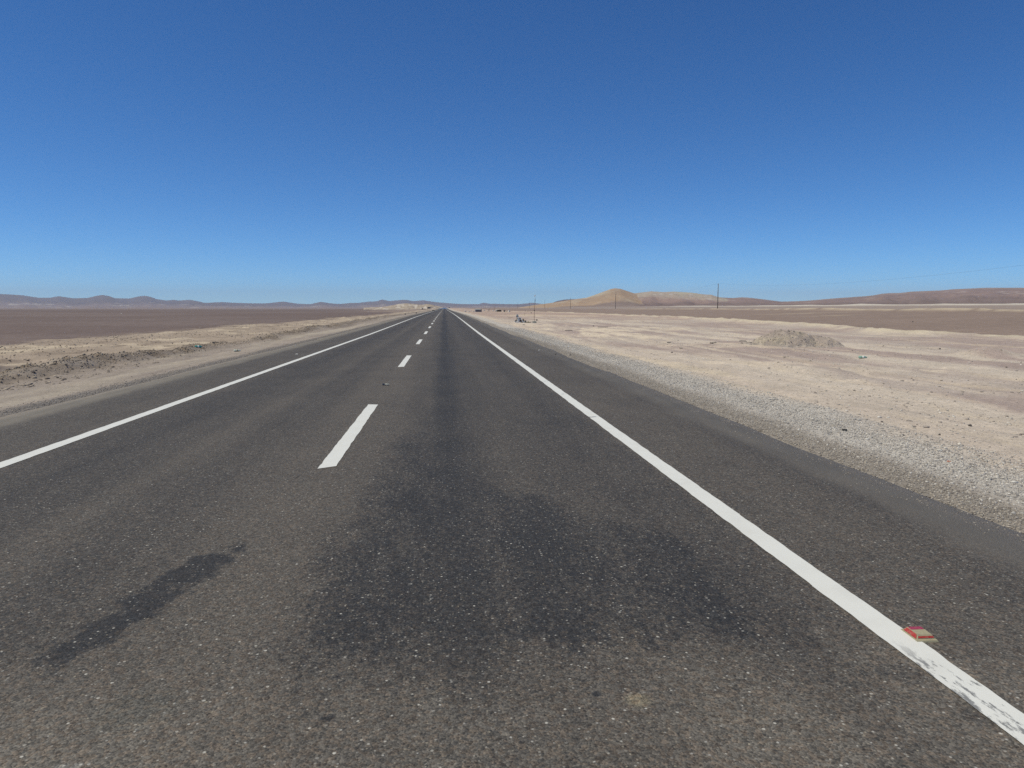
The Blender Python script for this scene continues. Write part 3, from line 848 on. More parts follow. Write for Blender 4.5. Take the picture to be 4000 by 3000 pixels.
# clods on the dug bank and over the salt ground, left
yy = 17 * (130 / 17) ** rg.random(11000)
cx = -12.25 + interp(yy, [(0, -1.5), (18, -.6), (23, .1), (60, .6), (300, .9)]) + .7 * (fbm(yy * .15, 1.0, 21, 2) - .5) * 2
P = np.stack([cx + rg.normal(.05, .42, len(yy)), yy], 1)
keep = ridge_left(P[:, 0], P[:, 1])[1] > .12 + .3 * rg.random(len(P))
pebbles('dirt_clods', P[keep], .008 + .028 * rg.random(keep.sum()) ** 2.4, [(.34, .275, .205), (.42, .345, .26), (.27, .215, .16), (.50, .42, .325)], 'brown clods heaped on the dug bank left of the road', 5, .8)['category'] = 'clods'
P = samp(16000, 16, 170, -25, -10.0)
P = P[rg.random(len(P)) < .1 + 1.2 * sstep(.46, .68, fbm(P[:, 0] * .4, P[:, 1] * .25, 18, 4))]
pebbles('dirt_clods', P, .010 + .045 * rg.random(len(P)) ** 2.5 , [(.33, .265, .20), (.48, .40, .30), (.24, .19, .145), (.56, .47, .36), (.40, .33, .255)], 'broken crust clods on the pale salt ground left of the road', 6, .6)['category'] = 'clods'

# ------------------------------------------------------------------ heap of gravel on the right
hp = at(3125, 1357)
def heap():
    c = hp + Vector((0.62, 1.35, 0))
    n_, m_ = 110, 90
    u = np.linspace(-3.5, 2.9, n_); v = np.linspace(-1.95, 1.7, m_)
    U, V = np.meshgrid(u, v)
    a = np.clip(1 - ((U + .60) / 1.95) ** 2 - (V / 1.35) ** 2, 0, 1) ** .95 * .76
    b = np.clip(1 - ((U - .95) / 1.25) ** 2 - ((V + .05) / 1.15) ** 2, 0, 1) ** 1.0 * .54
    d = np.clip(1 - ((U + 2.3) / 1.1) ** 2 - (V / .9) ** 2, 0, 1) * .20
    e = np.clip(1 - ((U - .2) / 2.5) ** 2 - ((V + .5) / 1.3) ** 2, 0, 1) * .17
    z = np.maximum(np.maximum(np.maximum(a, b), d), e)
    foot = sstep(0, .12, z)
    z = z + foot * ((fbm(U * 2.4, V * 2.4, 401, 5) - .5) * .30 + (fbm(U * 9, V * 9, 402, 3) - .5) * .10) - .06
    X = U + c.x; Y = V + c.y
    Z = H(X, Y) + z - (1 - foot) * .1
    col = np.zeros(U.shape + (3,)) + np.array((.415, .342, .288))
    col = lay(col, (.46, .385, .30), sstep(.60, .74, fbm(U * 1.3, V * 1.3, 403, 4)))
    col = lay(col, (.345, .285, .242), sstep(.56, .72, fbm(U * 2.6, V * 2.6, 404, 4)))
    col = lay(col, (.45, .385, .325), 1 - sstep(-.03, .16, z + .1 * (fbm(U * 2, V * 2, 405, 3) - .5)))
    cols = np.concatenate([col, np.full(U.shape + (1,), .8)], -1).reshape(-1, 4)
    L = np.stack([(X - c.x).ravel(), (Y - c.y).ravel(), (Z - c.z).ravel()], 1)
    Fg = grid_faces(n_, m_)
    zz = z.ravel()
    Fg = Fg[(zz[Fg] > -.055).any(1)]
    o = np_mesh('gravel_heap', L, Fg, M['soil'], 'soil', cols)
    o.location = c
    tag(o, 'knee-high brown heap of dumped gravel on the ground right of the road', 'gravel heap')
    # stones lying in its surface are part of the heap
    r2 = np.random.default_rng(11)
    k = r2.choice(np.nonzero(zz > -.03)[0], 800)
    n = len(k); rad = .007 + .04 * r2.random(n) ** 3.5
    jit = r2.uniform(.7, 1.3, (n, len(IV), 1)); sc = r2.uniform(.7, 1.3, (n, 1, 3))
    Vv = IV[None] * jit * sc * rad[:, None, None] + (L[k] + r2.normal(0, .012, (n, 3)))[:, None, :]
    Fq = (IF[None] + (np.arange(n) * len(IV))[:, None, None]).reshape(-1, 3)
    tn = np.array([(.50, .43, .36), (.42, .36, .30), (.34, .29, .24), (.60, .54, .46), (.22, .19, .17)])[r2.integers(0, 5, n)]
    s = np_mesh('stones', Vv.reshape(-1, 3), Fq, M['stone'], 'tone', np.repeat(tn, len(IV), 0), smooth=False)
    s.parent = o; s['kind'] = 'stuff'
heap()

# ------------------------------------------------------------------ utility poles and their wire
_pk = np.array([0, 1, 2, 3, 4, 5, 6]); _pp = [2803, 2404, 2228, 2128, 2068, 2022, 1989]
_px = np.array([ray(p, 1203).x / ray(p, 1203).y * (229.0 + 153.0 * k) for k, p in zip(_pk, _pp)])
_pf = np.polyfit(_pk, _px, 1)
def pole_xy(k):
    x = _px[k] if 0 <= k < 7 else _pf[1] + _pf[0] * k
    return float(x), 229.0 + 153.0 * k
POLE_H = 8.1
def make_pole():
    o = empty('utility_pole', (0, 0, 0), 'x', 'utility pole', 'utility poles in a row beside the road')
    MB().tube([(0, 0, -.4), (0, 0, 2), (0, 0, 5), (.01, 0, POLE_H)], [.135, .125, .115, .10], 10).build('shaft', M['wood'], o, True)
    a = MB().tube([(-.16, 0, POLE_H - .28), (-.16, 0, POLE_H + .02)], .025, 6).tube([(-.02, 0, POLE_H - .24), (-.18, 0, POLE_H - .24)], .02, 6)
    b = a.build('bracket', M['steel'], o)
    MB().lathe([(.03, 0), (.06, .03), (.04, .06), (.06, .09), (.03, .13)], (-.16, 0, POLE_H - .02), 10).build('insulator', M['white'], b, True)
    return o
pl_lab = {0: 'tall weathered timber utility pole with wire, largest of the row', 1: 'dark timber utility pole rising in front of the tan hill peak',
          2: 'timber utility pole in front of the left foot of the tan hill', 3: 'timber utility pole just right of the rusty flagpole',
          4: 'thin timber utility pole just left of the rusty flagpole', 5: 'thin faraway utility pole over the small white patch left of the flagpole',
          6: 'tiny utility pole above the white drum at the roadside yard'}
proto = make_pole()
tops = []
for k in range(-2, 14):
    o = proto if k == -2 else copy_tree(proto)
    x, y = pole_xy(k)
    o.location = (x, y, float(H(x, y)))
    o.rotation_euler = (R(random.uniform(-.6, .6)), R(random.uniform(-.5, .5)), 0)
    o['label'] = pl_lab.get(k, 'timber utility pole standing out of view right of the camera' if k < 0 else 'hair-thin utility pole of the row fading into the far plain')
    tops.append(Vector((x - .16, y, o.location.z + POLE_H + .08)))
w = MB()
pts = []
for a, b in zip(tops, tops[1:]):
    for i in range(24):
        t_ = i / 24
        p = a.lerp(b, t_); p.z -= 4 * 2.3 * t_ * (1 - t_); pts.append(p)
pts.append(tops[-1])
w.tube(pts, .0075, 5)
tag(w.build('overhead_wire', M['steel'], None), 'thin dark wire sagging between the timber poles on the right', 'wire')

# ------------------------------------------------------------------ raised pavement marker beside the right edge line
p = at(3590, 2484)
mk = empty('road_marker', (p.x, p.y, p.z + .0), 'beige and red raised reflector stuck beside the right white edge line', 'road marker', None, R(-2))
MB().box((0, 0, .004), (.112, .142, .008), 0, .95).build('base', M['beige'], mk)
MB().box((.002, .004, .0175), (.094, .116, .019), 0, .76).build('body', M['beige'], mk)
MB().quad((-.0478, -.048, .0095), (-.0478, .056, .0095), (-.0372, .044, .0262), (-.0372, -.034, .0262)).quad((-.0478, -.048, .0095), (-.0372, -.034, .0262), (-.036, -.034, .0255), (-.0464, -.048, .0088)).build('side_lens', M['red'], mk)
MB().box((.003, -.0475, .0165), (.084, .004, .010), 0, .9, R(-38)).build('front_lens', M['red'], mk)
MB().box((.002, .030, .0275), (.070, .030, .003), 0, .93).build('top_lens', M['pinkred'], mk)

# ------------------------------------------------------------------ bottles and litter
def bottle(loc, L, rz, mat, label, cap, grp=None, ry=0.0):
    o = empty('plastic_bottle', loc, label, 'bottle', grp, rz)
    r = L * .16
    prof = [(r * .75, 0), (r, .03 * L), (r, .25 * L), (r * .9, .30 * L), (r, .36 * L), (r, .62 * L), (r * .72, .78 * L), (r * .38, .88 * L), (r * .36, .95 * L)]
    b = MB().lathe(prof, (-L / 2, 0, r * .92), 18, 'X').build('body', mat, o, True)
    MB().lathe([(r * .45, .935 * L), (r * .45, L), (r * .3, 1.005 * L)], (-L / 2, 0, r * .92), 14, 'X').build('cap', cap, o)
    MB().lathe([(r * 1.015, .38 * L), (r * 1.015, .58 * L)], (-L / 2, 0, r * .92), 18, 'X').build('wrapper', M['white'] if mat is not M['pale'] else M['beige'], o, True)
    return o
for (px, py, w_, rz, m, lab, cap) in ((776, 1358, 22, R(20), 'teal', 'turquoise plastic bottle lying at the foot of the left bank', 'blue'),
                                      (927, 1373, 21, R(25), 'pale', 'milky white plastic bottle lying on the left gravel verge', 'white'),
                                      (3371, 1400, 26, R(-8), 'green', 'pale green plastic bottle lying on bare ground right of the gravel heap', 'white')):
    p = at(px, py)
    bottle(p, w_ * ppm(p) * 1.25, rz, M[m], lab, M[cap])

def scrap(name, px, py, wpx, hpx, mat, label, cat, seed, kind='rag', grp=None):
    p = at(px, py)
    s = ppm(p); L = wpx * s; h = max(hpx * s, .012)
    r = random.Random(seed)
    if kind == 'strip':                # a torn curved strip of tyre tread
        n = 14; m = MB(); top = []; bot = []
        vs = []; fs = []
        for i in range(n + 1):
            t_ = i / n
            x = (t_ - .5) * L; y = .22 * L * math.sin(t_ * 5 + seed) ; zc = h * (.25 + .35 * float(vnoise(t_ * 2.3, seed * 1.7, seed)))
            wd = L * (.05 + .05 * r.random())
            for dy, dz in ((-wd, 0), (wd, .02), (wd, .038), (-wd, .018)):
                vs.append((x, y + dy, zc * .8 + dz - .01))
        for i in range(n):
            for j in range(4): fs.append((i * 4 + j, i * 4 + (j + 1) % 4, i * 4 + 4 + (j + 1) % 4, i * 4 + 4 + j))
        fs.append((0, 1, 2, 3)); fs.append((n * 4 + 3, n * 4 + 2, n * 4 + 1, n * 4))
        m._add(vs, fs); o = m.build(name, mat)
    elif kind == 'rag':                # crumpled sheet
        n_ = 12; m = MB(); vs = []; fs = []
        for j in range(n_):
            for i in range(n_):
                u, v = i / (n_ - 1) - .5, j / (n_ - 1) - .5
                vs.append((u * L * (1 - .25 * abs(v)), v * L * .55, .004 + h * float(fbm(u * 3.2 + seed, v * 3.2, seed, 3)) * (1 - 1.2 * (u * u + v * v))))
        for j in range(n_ - 1):
            for i in range(n_ - 1): a = j * n_ + i; fs.append((a, a + 1, a + n_ + 1, a + n_))
        m._add(vs, fs); o = m.build(name, mat, None, True)
        sol = o.modifiers.new('thickness', 'SOLIDIFY'); sol.thickness = .004
    else:                              # stone
        o = MB().blob((0, 0, h * .35), (L / 2, L / 2 * .8, h * .62), seed, 2, .35).build(name, mat)
    o.location = p; o.rotation_euler = (0, 0, r.uniform(-.4, .4))
    return tag(o, label, cat, grp)

scrap('tyre_scrap', 2224, 1293, 32, 6, M['rubber'], 'black torn tyre strip at the inner edge of the right gravel verge', 'tyre scrap', 2, 'strip')
scrap('tyre_scrap', 2355, 1280, 40, 4, M['rubber'], 'long flat dark tyre strip on the cream salt crust', 'tyre scrap', 3, 'strip')
scrap('tyre_scrap', 1994, 1243, 24, 4, M['rubber'], 'dark flat tyre strip behind and left of the white shrine', 'tyre scrap', 4, 'strip')
scrap('tyre_scrap', 2899, 1334, 30, 4, M['rubber'], 'black tyre strip against the left foot of the gravel heap', 'tyre scrap', 5, 'strip')
scrap('tyre_scrap', 2046, 1270, 10, 3, M['rubber'], 'small dark tyre strip lying in front of the shrine', 'tyre scrap', 6, 'strip')
scrap('tyre_scrap', 2613, 1340, 14, 5, M['rubber'], 'short dark tyre strip on the rough bank left of the gravel heap', 'tyre scrap', 7, 'strip')
scrap('tyre_scrap', 3300, 1685, 18, 4, M['rubber'], 'thin black rubber strip lying on the grey gravel of the right verge', 'tyre scrap', 8, 'strip')
scrap('tyre_scrap', 840, 1339, 26, 4, M['rubber'], 'dark tyre strip on the left bank above the turquoise bottle', 'tyre scrap', 9, 'strip')
scrap('metal_scrap', 1506, 1506, 26, 7, M['steel'], 'bent grey metal scrap lying on a tar patch by the centre line', 'metal scrap', 12, 'strip')
scrap('paper_scrap', 1159, 1385, 10, 4, M['cloth'], 'small white paper scrap on the left asphalt shoulder', 'litter', 13)
scrap('paper_scrap', 2107, 1369, 9, 4, M['cloth'], 'small white paper scrap on the right pavement edge', 'litter', 14)
scrap('paper_scrap', 2181, 1317, 12, 5, plain_mat('pink_paper', (.62, .42, .40), (.5, .4, .35), .3, 9), 'faded pink scrap on the right gravel verge', 'litter', 15)
scrap('paper_scrap', 3706, 1805, 14, 5, plain_mat('orange_plastic', (.60, .20, .10), (.4, .2, .15), .3, 9), 'small orange plastic shard on the right gravel', 'litter', 16)
scrap('paper_scrap', 1785, 1218, 6, 4, M['cloth'], 'pinkish white bag on the right verge far down the road', 'litter', 17)
scrap('paper_scrap', 474, 1226, 5, 2.5, M['cloth'], 'tiny white bag lying far out on the dark left plain', 'litter', 18)

rock_d = plain_mat('dark_rock', (.13, .11, .10), (.24, .2, .17), .5, 12, .95)
rock_p = plain_mat('pale_rock', (.46, .39, .31), (.3, .25, .2), .5, 12, .95)
for i, (px, py, w_, h_) in enumerate(((3790, 1664, 16, 8), (3444, 1650, 12, 5), (3670, 1700, 8, 6), (3303, 1758, 9, 4), (3415, 1803, 10, 4), (3690, 1919, 9, 5), (2318, 1275, 6, 4), (2625, 1378, 7, 4),
        (2097, 1252, 7, 5), (3671, 1364, 9, 5), (3565, 1258, 5, 4), (2075, 1223, 4, 3), (1570, 1280, 6, 4), (3931, 1436, 7, 4), (38, 1411, 9, 6), (3530, 1702, 10, 5), (3200, 1513, 8, 4), (2170, 1385, 6, 4), (2228, 1388, 7, 4), (3450, 1352, 5, 3))):
    scrap('rock', px, py, w_, h_, rock_d, 'small dark stone lying loose on the bare ground', 'stone', 500 + i, 'stone', 'dark stones scattered over the desert ground')
for i, (px, py, w_, h_) in enumerate(((2660, 1362, 12, 6), (2780, 1342, 14, 7), (2793, 1340, 11, 6), (3065, 1396, 10, 4), (3880, 1647, 10, 5), (3980, 1535, 9, 5), (2330, 1388, 8, 4), (3677, 1487, 9, 4), (3165, 1410, 8, 4), (3560, 1478, 8, 4), (3040, 1416, 9, 3), (3867, 1650, 8, 4), (575, 1378, 10, 5), (600, 1365, 7, 4))):
    scrap('rock', px, py, w_, h_, rock_p, 'small pale beige stone lying loose on the bare ground', 'stone', 540 + i, 'stone', 'pale stones scattered over the desert ground')

# ------------------------------------------------------------------ roadside shrine
sb = at(2029, 1260)
q = ppm(sb)
def off(px, py_base=None):            # lateral place beside the shrine for a photograph column
    d = ray(px, 1260)
    t_ = sb.y / d.y
    return d.x * t_
X0 = sb.x
sh = empty('roadside_shrine', sb, 'little white flat-roofed roadside shrine with a blue plaque on its roof', 'shrine')
bx = off(2030) - X0
MB().box((bx, .25, .19), (.42, .46, .38)).build('plinth', M['white'], sh)
for dx in (-.18, .18):
    MB().box((bx + dx, .04, .44), (.055, .06, .14)).build('column', M['white'], sh)
MB().box((bx, .42, .44), (.40, .08, .14)).build('back_wall', M['white'], sh)
rf = MB().box((bx, .22, .545), (.48, .56, .07)).build('roof', M['white'], sh)
MB().box((bx - .03, .27, .593), (.22, .30, .02), R(8)).build('plaque', M['blue'], rf)
MB().box((bx + .02, .18, .455), (.16, .12, .13)).build('urn', M['concrete'], sh)
MB().box((bx + .02, -.42, .03), (.95, .07, .09)).build('kerb', M['white'], sh)

gp = Vector((off(2023), sb.y + .75, 0)); gp.z = float(H(gp.x, gp.y))
gr = empty('grotto', gp, 'grey and white arched niche on a post behind the white shrine', 'niche')
MB().box((0, 0, .31), (.12, .12, .66)).build('post', M['concrete'], gr)
MB().box((0, 0, .655), (.30, .26, .04)).build('shelf', M['concrete'], gr)
sv, sf = [], []
n1, n2 = 14, 6
for j in range(n2):                   # arched shell open towards the road
    y_ = -.11 + .24 * j / (n2 - 1); k_ = 1 - .45 * (j / (n2 - 1)) ** 2
    for i in range(n1):
        a = math.pi * i / (n1 - 1); sv.append((-math.cos(a) * .15 * k_, y_, .675 + max(0.0, math.sin(a)) ** .8 * .30 * k_))
for j in range(n2 - 1):
    for i in range(n1 - 1): a = j * n1 + i; sf.append((a, a + 1, a + n1 + 1, a + n1))
sf.append(tuple((n2 - 1) * n1 + i for i in range(n1)))
shell = MB()._add(sv, sf).build('shell', M['white'], gr, True)
shell.modifiers.new('thickness', 'SOLIDIFY').thickness = .022
MB().lathe([(.055, 0), (.05, .05), (.035, .12), (.03, .15), (.038, .175), (.02, .20)], (-.01, -.02, .678), 12).build('statuette', M['white'], gr, True)

def shrub(px, dy, w_, h_, mat, label, seed, n=260, leafs=.035):
    x = off(px); p = Vector((x, sb.y + dy, 0)); p.z = float(H(p.x, p.y))
    o = empty('shrub', p, label, 'shrub')
    r = random.Random(seed); m = MB()
    st = MB()
    for i in range(7):
        a = r.uniform(0, 6.28); k_ = r.uniform(.3, .8)
        st.tube([(0, 0, -.02), (math.cos(a) * w_ * .2 * k_, math.sin(a) * w_ * .2 * k_, h_ * .5), (math.cos(a) * w_ * .45 * k_, math.sin(a) * w_ * .45 * k_, h_ * r.uniform(.7, .95))], [.012, .008, .004], 5)
    for i in range(n * 2):
        a = r.uniform(0, 6.28); k_ = r.random() ** .5; zz = r.uniform(.08, 1)
        lim = math.sin(min(1, zz * 1.05) * math.pi * .78 + .35)
        c = Vector((math.cos(a) * k_ * w_ * .5 * lim, math.sin(a) * k_ * w_ * .5 * lim, zz * h_))
        d = Vector((r.gauss(0, 1), r.gauss(0, 1), r.gauss(.4, .8))).normalized() * leafs * r.uniform(.6, 1.4)
        e = d.orthogonal().normalized() * leafs * .35
        m.quad(c - e, c + d * .5 - e * 1.2, c + d, c + d * .5 + e * 1.2)
    m.build('foliage', mat, o); st.build('stem', M['dark'], o)
    return o
shrub(2016, .05, .30, .36, M['flower'], 'dark withered flower bush at the left foot of the white shrine', 31)
shrub(2033, -.20, .34, .34, M['flower'], 'dark purple flower bush in front of the white shrine', 32, 320)
shrub(2045, .35, .34, .44, M['leaf'], 'taller dark green shrub right of the white shrine', 33, 340)
shrub(2053, .15, .26, .30, M['leaf'], 'lower dark green shrub farther right of the shrine', 34, 240)
shrub(2063, -.05, .24, .17, M['leaf2'], 'low yellow green plant between the shrine and the flagpole block', 35, 160)
shrub(2070, -.10, .20, .10, M['flower'], 'tiny dark dry plant beside the flagpole block', 36, 90)

fx = off(2015); fp = Vector((fx, sb.y - .38, 0)); fp.z = float(H(fp.x, fp.y))
fe = empty('picket_fence', fp, 'short leaning white picket fence at the left front of the shrine', 'fence')
for i, (dx, lean, hh) in enumerate(((-.13, -.28, .24), (-.07, -.20, .25), (.0, .16, .25), (.06, .12, .26), (.115, .0, .25))):
    MB().box((dx + lean * hh * .5, 0, hh / 2), (.032, .02, hh), 0, 1, 0, math.atan(lean)).build('picket', M['white'], fe)
MB().box((0, .022, .08), (.33, .018, .03)).build('rail', M['white'], fe)

gx_ = off(2039.5); gp2 = Vector((gx_, sb.y - .25, 0)); gp2.z = float(H(gp2.x, gp2.y))
gc = empty('grave_cross', gp2, 'small white pointed cross on a low white slab beside the shrine', 'cross')
MB().box((.02, 0, .04), (.16, .2, .08)).build('foot', M['white'], gc)
MB().box((0, 0, .23), (.035, .03, .30)).build('upright', M['white'], gc)
MB().box((0, -.001, .27), (.15, .034, .035)).build('arm', M['white'], gc)
MB().box((.17, -.03, .125), (.36, .22, .03), R(4)).build('slab', M['white'], gc)

def tyre(loc, Rr, label, mat, nrm=(0, -1, 0), half=False, flat=False, grp=None, sink=.0):
    o = empty('tyre', loc, label, 'tyre', grp)
    r = Rr * .30
    if flat:
        MB().torus((0, 0, r * .8), Rr - r, r, .85, (0, .02, 1)).build('casing', mat, o, True)
    elif half:
        MB().torus((0, 0, -.02), Rr - r, r, .85, nrm, 0, math.pi).build('casing', mat, o, True)
    else:
        MB().torus((0, 0, Rr - sink), Rr - r, r, .85, nrm).build('casing', mat, o, True)
    return o
for px, dy, rr, lab in ((2037.5, -.52, .17, 'black tyre lying flat below the white slab of the grave cross'), (2052, -.48, .17, 'black tyre lying flat in front of the dark green shrubs')):
    p = Vector((off(px), sb.y + dy, 0)); p.z = float(H(p.x, p.y))
    tyre(p, rr, lab, M['rubber'], flat=True)

# flagpole on its block
fb = Vector((off(2087), sb.y - .1, 0)); fb.z = float(H(fb.x, fb.y))
fl = empty('flagpole', fb, 'thin rusty flagpole with tattered rags set in a concrete block', 'flagpole')
MB().box((.0, .1, .10), (.50, .48, .22), R(6), .80).build('base', M['concrete'], fl)
path = [(-.02, 0, .1), (-.02, 0, .9), (.0, 0, 1.6), (.035, 0, 2.2), (.085, 0, 2.86), (.12, 0, 3.15), (.135, 0, 3.36)]
MB().tube(path[:5], [.024, .022, .019, .017, .013], 8).build('pole', M['rust'], fl, True)
MB().tube(path[4:], [.006, .005, .004], 6).build('whip', M['steel'], fl, True)
MB().tube([(.05, -.01, 2.42), (.07, -.02, 2.6), (.085, -.01, 2.88)], [.018, .034, .022], 7).build('furled_flag', M['dark'], fl, True)
MB().blob((-.015, -.02, 1.48), (.05, .05, .075), 41, 2, .4).build('rag_knot', M['dark'], fl, True)
MB().blob((-.02, 0, .70), (.035, .035, .04), 42, 2, .4).build('rag_knot', M['dark'], fl, True)
wf = MB()
vs = []; fs = []
for i in range(8):
    for j in range(5):
        vs.append((.12 - i / 7 * .15, .03 * math.sin(i * .9), 3.26 - j / 4 * .13 + .02 * math.sin(i * .8)))
for i in range(7):
    for j in range(4): a = i * 5 + j; fs.append((a, a + 1, a + 6, a + 5))
wf._add(vs, fs); o = wf.build('flag', M['cloth'], fl, True); o.modifiers.new('thickness', 'SOLIDIFY').thickness = .006

# stakes near the shrine
def stake(px, py, hpx, label, mat, branch=False):
    p = at(px, py); s = ppm(p); h = hpx * s
    m = MB().tube([(0, 0, -.1), (.01, 0, h * .5), (-.015, 0, h)], [.04, .035, .03], 7)
    if branch: m.tube([(-.005, 0, h * .7), (h * .5, .02, h * .95), (h * .8, .02, h * 1.02)], [.025, .02, .012], 6)
    o = m.build('wooden_stake', mat); o.location = p
    return tag(o, label, 'stake')
stake(2049.5, 1232, 9, 'short pale forked stake in the ground behind the shrine shrubs', M['oldwood'], True)
stake(2052.5, 1217, 6, 'short dark stake standing on a pale patch behind the shrine', M['dark'])

# ------------------------------------------------------------------ tyre-fenced yard down the road
def ypos(px, py): return at(px, py)
for px, py, rr, kind, lab in (
        (1818, 1219, 3.6, 'full', 'upright whitewashed tyre, leftmost in the row of the yard'),
        (1830.5, 1219.5, 4.8, 'half', 'half-buried whitewashed tyre arch second from the left'),
        (1838.5, 1215.5, 3.6, 'half', 'small half-buried whitewashed tyre arch set farther back'),
        (1849, 1219, 4.8, 'half', 'half-buried whitewashed tyre arch touching the grey shed'),
        (1890.5, 1215, 4.6, 'half', 'low buried pale tyre arch just right of the shed'),
        (1905, 1215.5, 3.6, 'half', 'low buried pale tyre arch beside the dark post'),
        (1926.5, 1216.5, 4.6, 'half', 'whitewashed tyre arch left of the ruined shelter'),
        (1955.5, 1217, 4.4, 'half', 'grey tyre arch at the right end of the ruined shelter'),
        (1979.5, 1217.5, 3.0, 'half', 'grey half-buried tyre next to the white drum')):
    p = ypos(px, py); s = ppm(p)
    grey = 'grey' in lab.split()[0:1] or lab.startswith('grey')
    tyre(p, rr * s, lab, M['whitetyre'] if not grey else M['concrete'], (.15, -1, 0), kind == 'half', False, 'old tyres fencing the roadside yard')
p = ypos(1970.5, 1218.5); s = ppm(p)
tb = tyre(p, 3.9 * s, 'upright black tyre with a white centre right of the shelter', M['rubber'], (.1, -1, 0), False, False, 'old tyres fencing the roadside yard')
MB().lathe([(2.2 * s, -.05), (2.3 * s, 0), (2.2 * s, .05)], (0, 0, 0), 16).build('disc', M['white'], tb, True)
tb.children[-1].rotation_euler = (R(90), 0, 0); tb.children[-1].location = (0, 0, 3.9 * s)

p = ypos(1868, 1218.3); s = ppm(p)
Wd, Ht, Dp = 25.5 * s, 9.8 * s, 2.4
shd = empty('shed', p, 'low grey sheet-clad shed with a pale flat roof', 'shed', None, R(-6))
MB().box((0, Dp / 2, Ht / 2 - .05), (Wd, Dp, Ht + .1)).build('wall', M['sheet'], shd)
MB().box((-Wd * .06, Dp / 2 - .05, Ht + .045), (Wd * .92, Dp + .25, .09), 0, 1, R(3)).build('roof', M['roof'], shd)
MB().box((-Wd / 2 + .09, -.03, Ht * .48), (.2, .06, Ht * .96)).build('post', M['white'], shd)
for i in range(9):
    MB().box((-Wd / 2 + .35 + i * (Wd - .5) / 8.4, -.015, Ht * .47), (.05, .03, Ht * .9)).build('cladding_rib', M['sheet'], shd)
for px, py, h_, lab in ((1852.5, 1212, 8, 'thin pale stake standing just left of the grey shed'), (1856.5, 1207, 6, 'thin pale stake rising behind the left end of the shed')):
    stake(px, py, h_, lab, M['oldwood'])

p = ypos(1910, 1216); s = ppm(p)
po = empty('marker_post', p, 'dark upright post with a pale round top between shed and shelter', 'post')
MB().tube([(0, 0, -.2), (0, 0, 10.5 * s)], [.11, .10], 8).build('shaft', M['dark'], po)
MB().blob((0, 0, 11.5 * s), (.17, .17, .16), 61, 2, .1).build('head', M['cloth'], po, True)
MB().box((.0, -.02, 9.6 * s), (.34, .12, .22)).build('plate', M['dark'], po)

p = ypos(1947, 1217.5); s = ppm(p)
ru = empty('shelter', p, 'ruined low shelter of tan boards over dark tyres and rubbish', 'shelter')
W2, H2 = 25 * s, 8.6 * s
for dx, hh in ((-W2 * .48, .72), (-W2 * .15, .95), (W2 * .12, .95), (W2 * .46, .8)):
    MB().tube([(dx, .1, -.1), (dx + .04, .1, H2 * hh)], [.06, .05], 6).build('post', M['oldwood'], ru)
MB().box((-W2 * .17, .5, H2 * .90), (W2 * .66, 1.5, .12), R(4), 1, R(10), R(-9)).build('roof', M['oldwood'], ru)
MB().box((W2 * .27, .6, H2 * .92), (W2 * .46, 1.4, .12), R(-3), 1, R(9), R(8)).build('roof', M['oldwood'], ru)
MB().box((0, 1.25, H2 * .36), (W2 * .9, .08, H2 * .72)).build('back_board', M['dark'], ru)
for px, rr, m, lab in ((1939.5, 3.6, 'white', 'white rim leaning inside the ruined shelter'), (1943.5, 3.2, 'rubber', 'black tyre leaning inside the ruined shelter')):
    p2 = ypos(px, 1217.8)
    tyre(p2 + Vector((0, -.15, 0)), rr * s, lab, M[m], (.2, -1, 0), False, False)
p = ypos(1988.5, 1218.6); s = ppm(p)
dr = empty('drum', p, 'white upright drum at the right end of the tyre row', 'drum')
MB().lathe([(.27, 0), (.28, .03), (.27, .06), (.27, .36), (.285, .38), (.27, .40), (.27, .78), (.28, .80), (.25, .81)], (0, 0, 0), 18).build('body', M['white'], dr, True)
MB().blob((.38, .1, .32), (.14, .14, .38), 66, 2, .3).build('rag', M['dark'], dr, True)  # dark lump standing in for the shade right of the drum

p = ypos(1933.5, 1211.5); s = ppm(p)
gf = empty('goal_frame', p, 'thin rusty frame of two posts and a crossbar behind the shelter', 'frame')
hh = 12 * s; ww = 6 * s
for dx in (-ww / 2, ww / 2): MB().tube([(dx, 0, -.1), (dx, 0, hh)], .05, 6).build('post', M['rust'], gf)
MB().tube([(-ww / 2, 0, hh - .05), (ww / 2, 0, hh - .05)], .05, 6).build('crossbar', M['rust'], gf)

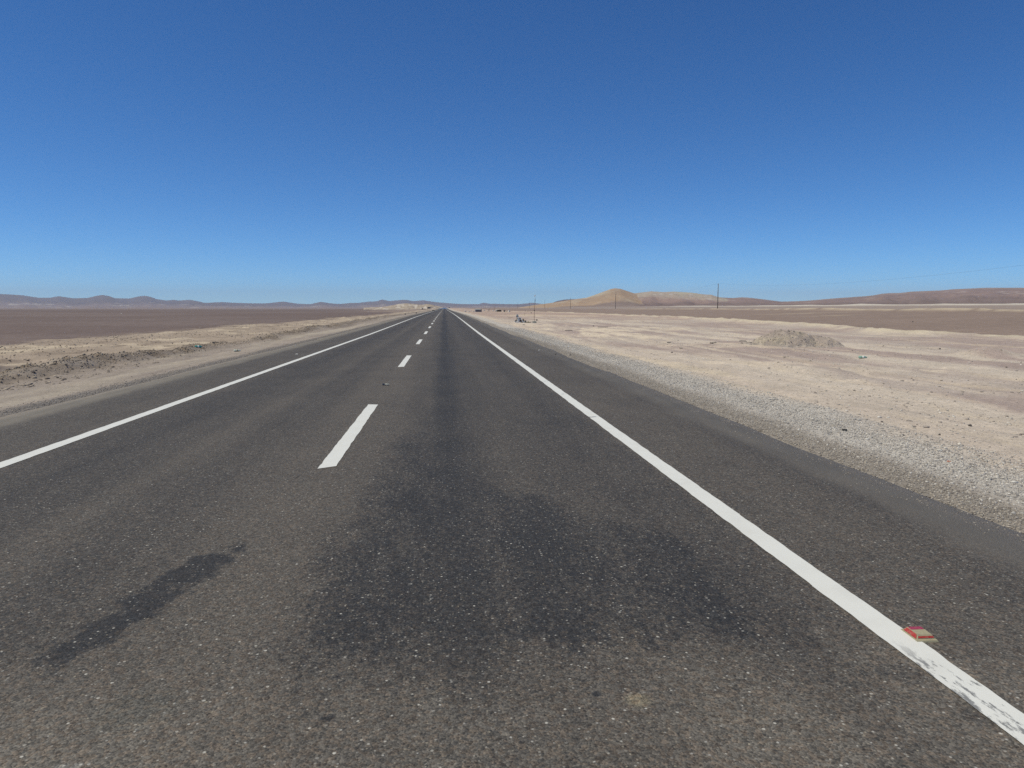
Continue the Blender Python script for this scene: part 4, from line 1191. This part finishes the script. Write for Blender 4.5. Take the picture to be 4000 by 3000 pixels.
# ------------------------------------------------------------------ signs and things far along the road
p = at(1675.5, 1215.5); s = ppm(p)
sg = empty('road_sign', p, 'grey back of a wide road sign on two legs, left verge far down the road', 'road sign')
hh = 16 * s; ww = 12 * s
for dx in (-3.8 * s, 3.8 * s): MB().tube([(dx, 0, -.2), (dx, 0, hh)], .06, 6).build('leg', M['steel'], sg)
MB().box((0, -.08, hh - 2.9 * s), (ww, .05, 5.8 * s)).build('panel', M['steel'], sg)
for dz in (1.6, 4.2): MB().box((0, -.125, hh - dz * s), (ww * .94, .04, .09)).build('brace', M['sheet'], sg)

p = at(1694, 1214.6); s = ppm(p)
cv = empty('culvert_headwall', p, 'low dark culvert opening under a pale rim at the left pavement edge', 'culvert')
MB().box((0, .3, .16), (12.5 * s, .6, .28)).build('opening', M['rubber'], cv)  # solid dark block stands in for the shade inside the opening
MB().box((0, .28, .335), (13 * s, .75, .07)).build('rim', M['concrete'], cv)

p = at(1755, 1204.5); s = ppm(p)
sg2 = empty('road_sign', p, 'tiny dark sign at the right edge of the road near the horizon', 'road sign')
hh = 5.5 * s
for dx in (-1.7 * s, 1.7 * s): MB().tube([(dx, 0, -.3), (dx, 0, hh)], .07, 6).build('leg', M['steel'], sg2)
MB().box((0, -.1, hh - 1.4 * s), (6 * s, .06, 2.8 * s)).build('panel', M['steel'], sg2)
scrap('boulder', 1650, 1208.8, 7, 5, rock_d, 'dark boulder on the plain left of the road sign', 'boulder', 71, 'stone')
scrap('boulder', 1626, 1224, 6, 5, rock_d, 'dark boulder on the left bank before the road sign', 'boulder', 72, 'stone')
scrap('boulder', 1583, 1229, 6, 5, rock_d, 'dark boulder on the left bank nearer than the sign', 'boulder', 73, 'stone')

# ------------------------------------------------------------------ air
hz = MB().box((0, 8400, 195), (35800, 18000, 412)).build('haze', bpy.data.materials.new('haze_air'))
hm = hz.data.materials[0]; hm.use_nodes = True
ht = hm.node_tree
ht.nodes.remove(ht.nodes['Principled BSDF'])
pv = ht.nodes.new('ShaderNodeVolumePrincipled')
pv.inputs['Color'].default_value = (.70, .80, .97, 1)
pv.inputs['Density'].default_value = 5.5e-5
pv.inputs['Anisotropy'].default_value = .2
ht.links.new(pv.outputs[0], ht.nodes['Material Output'].inputs['Volume'])
tag(hz, 'pale blue haze of the far desert air', None, None, 'stuff')
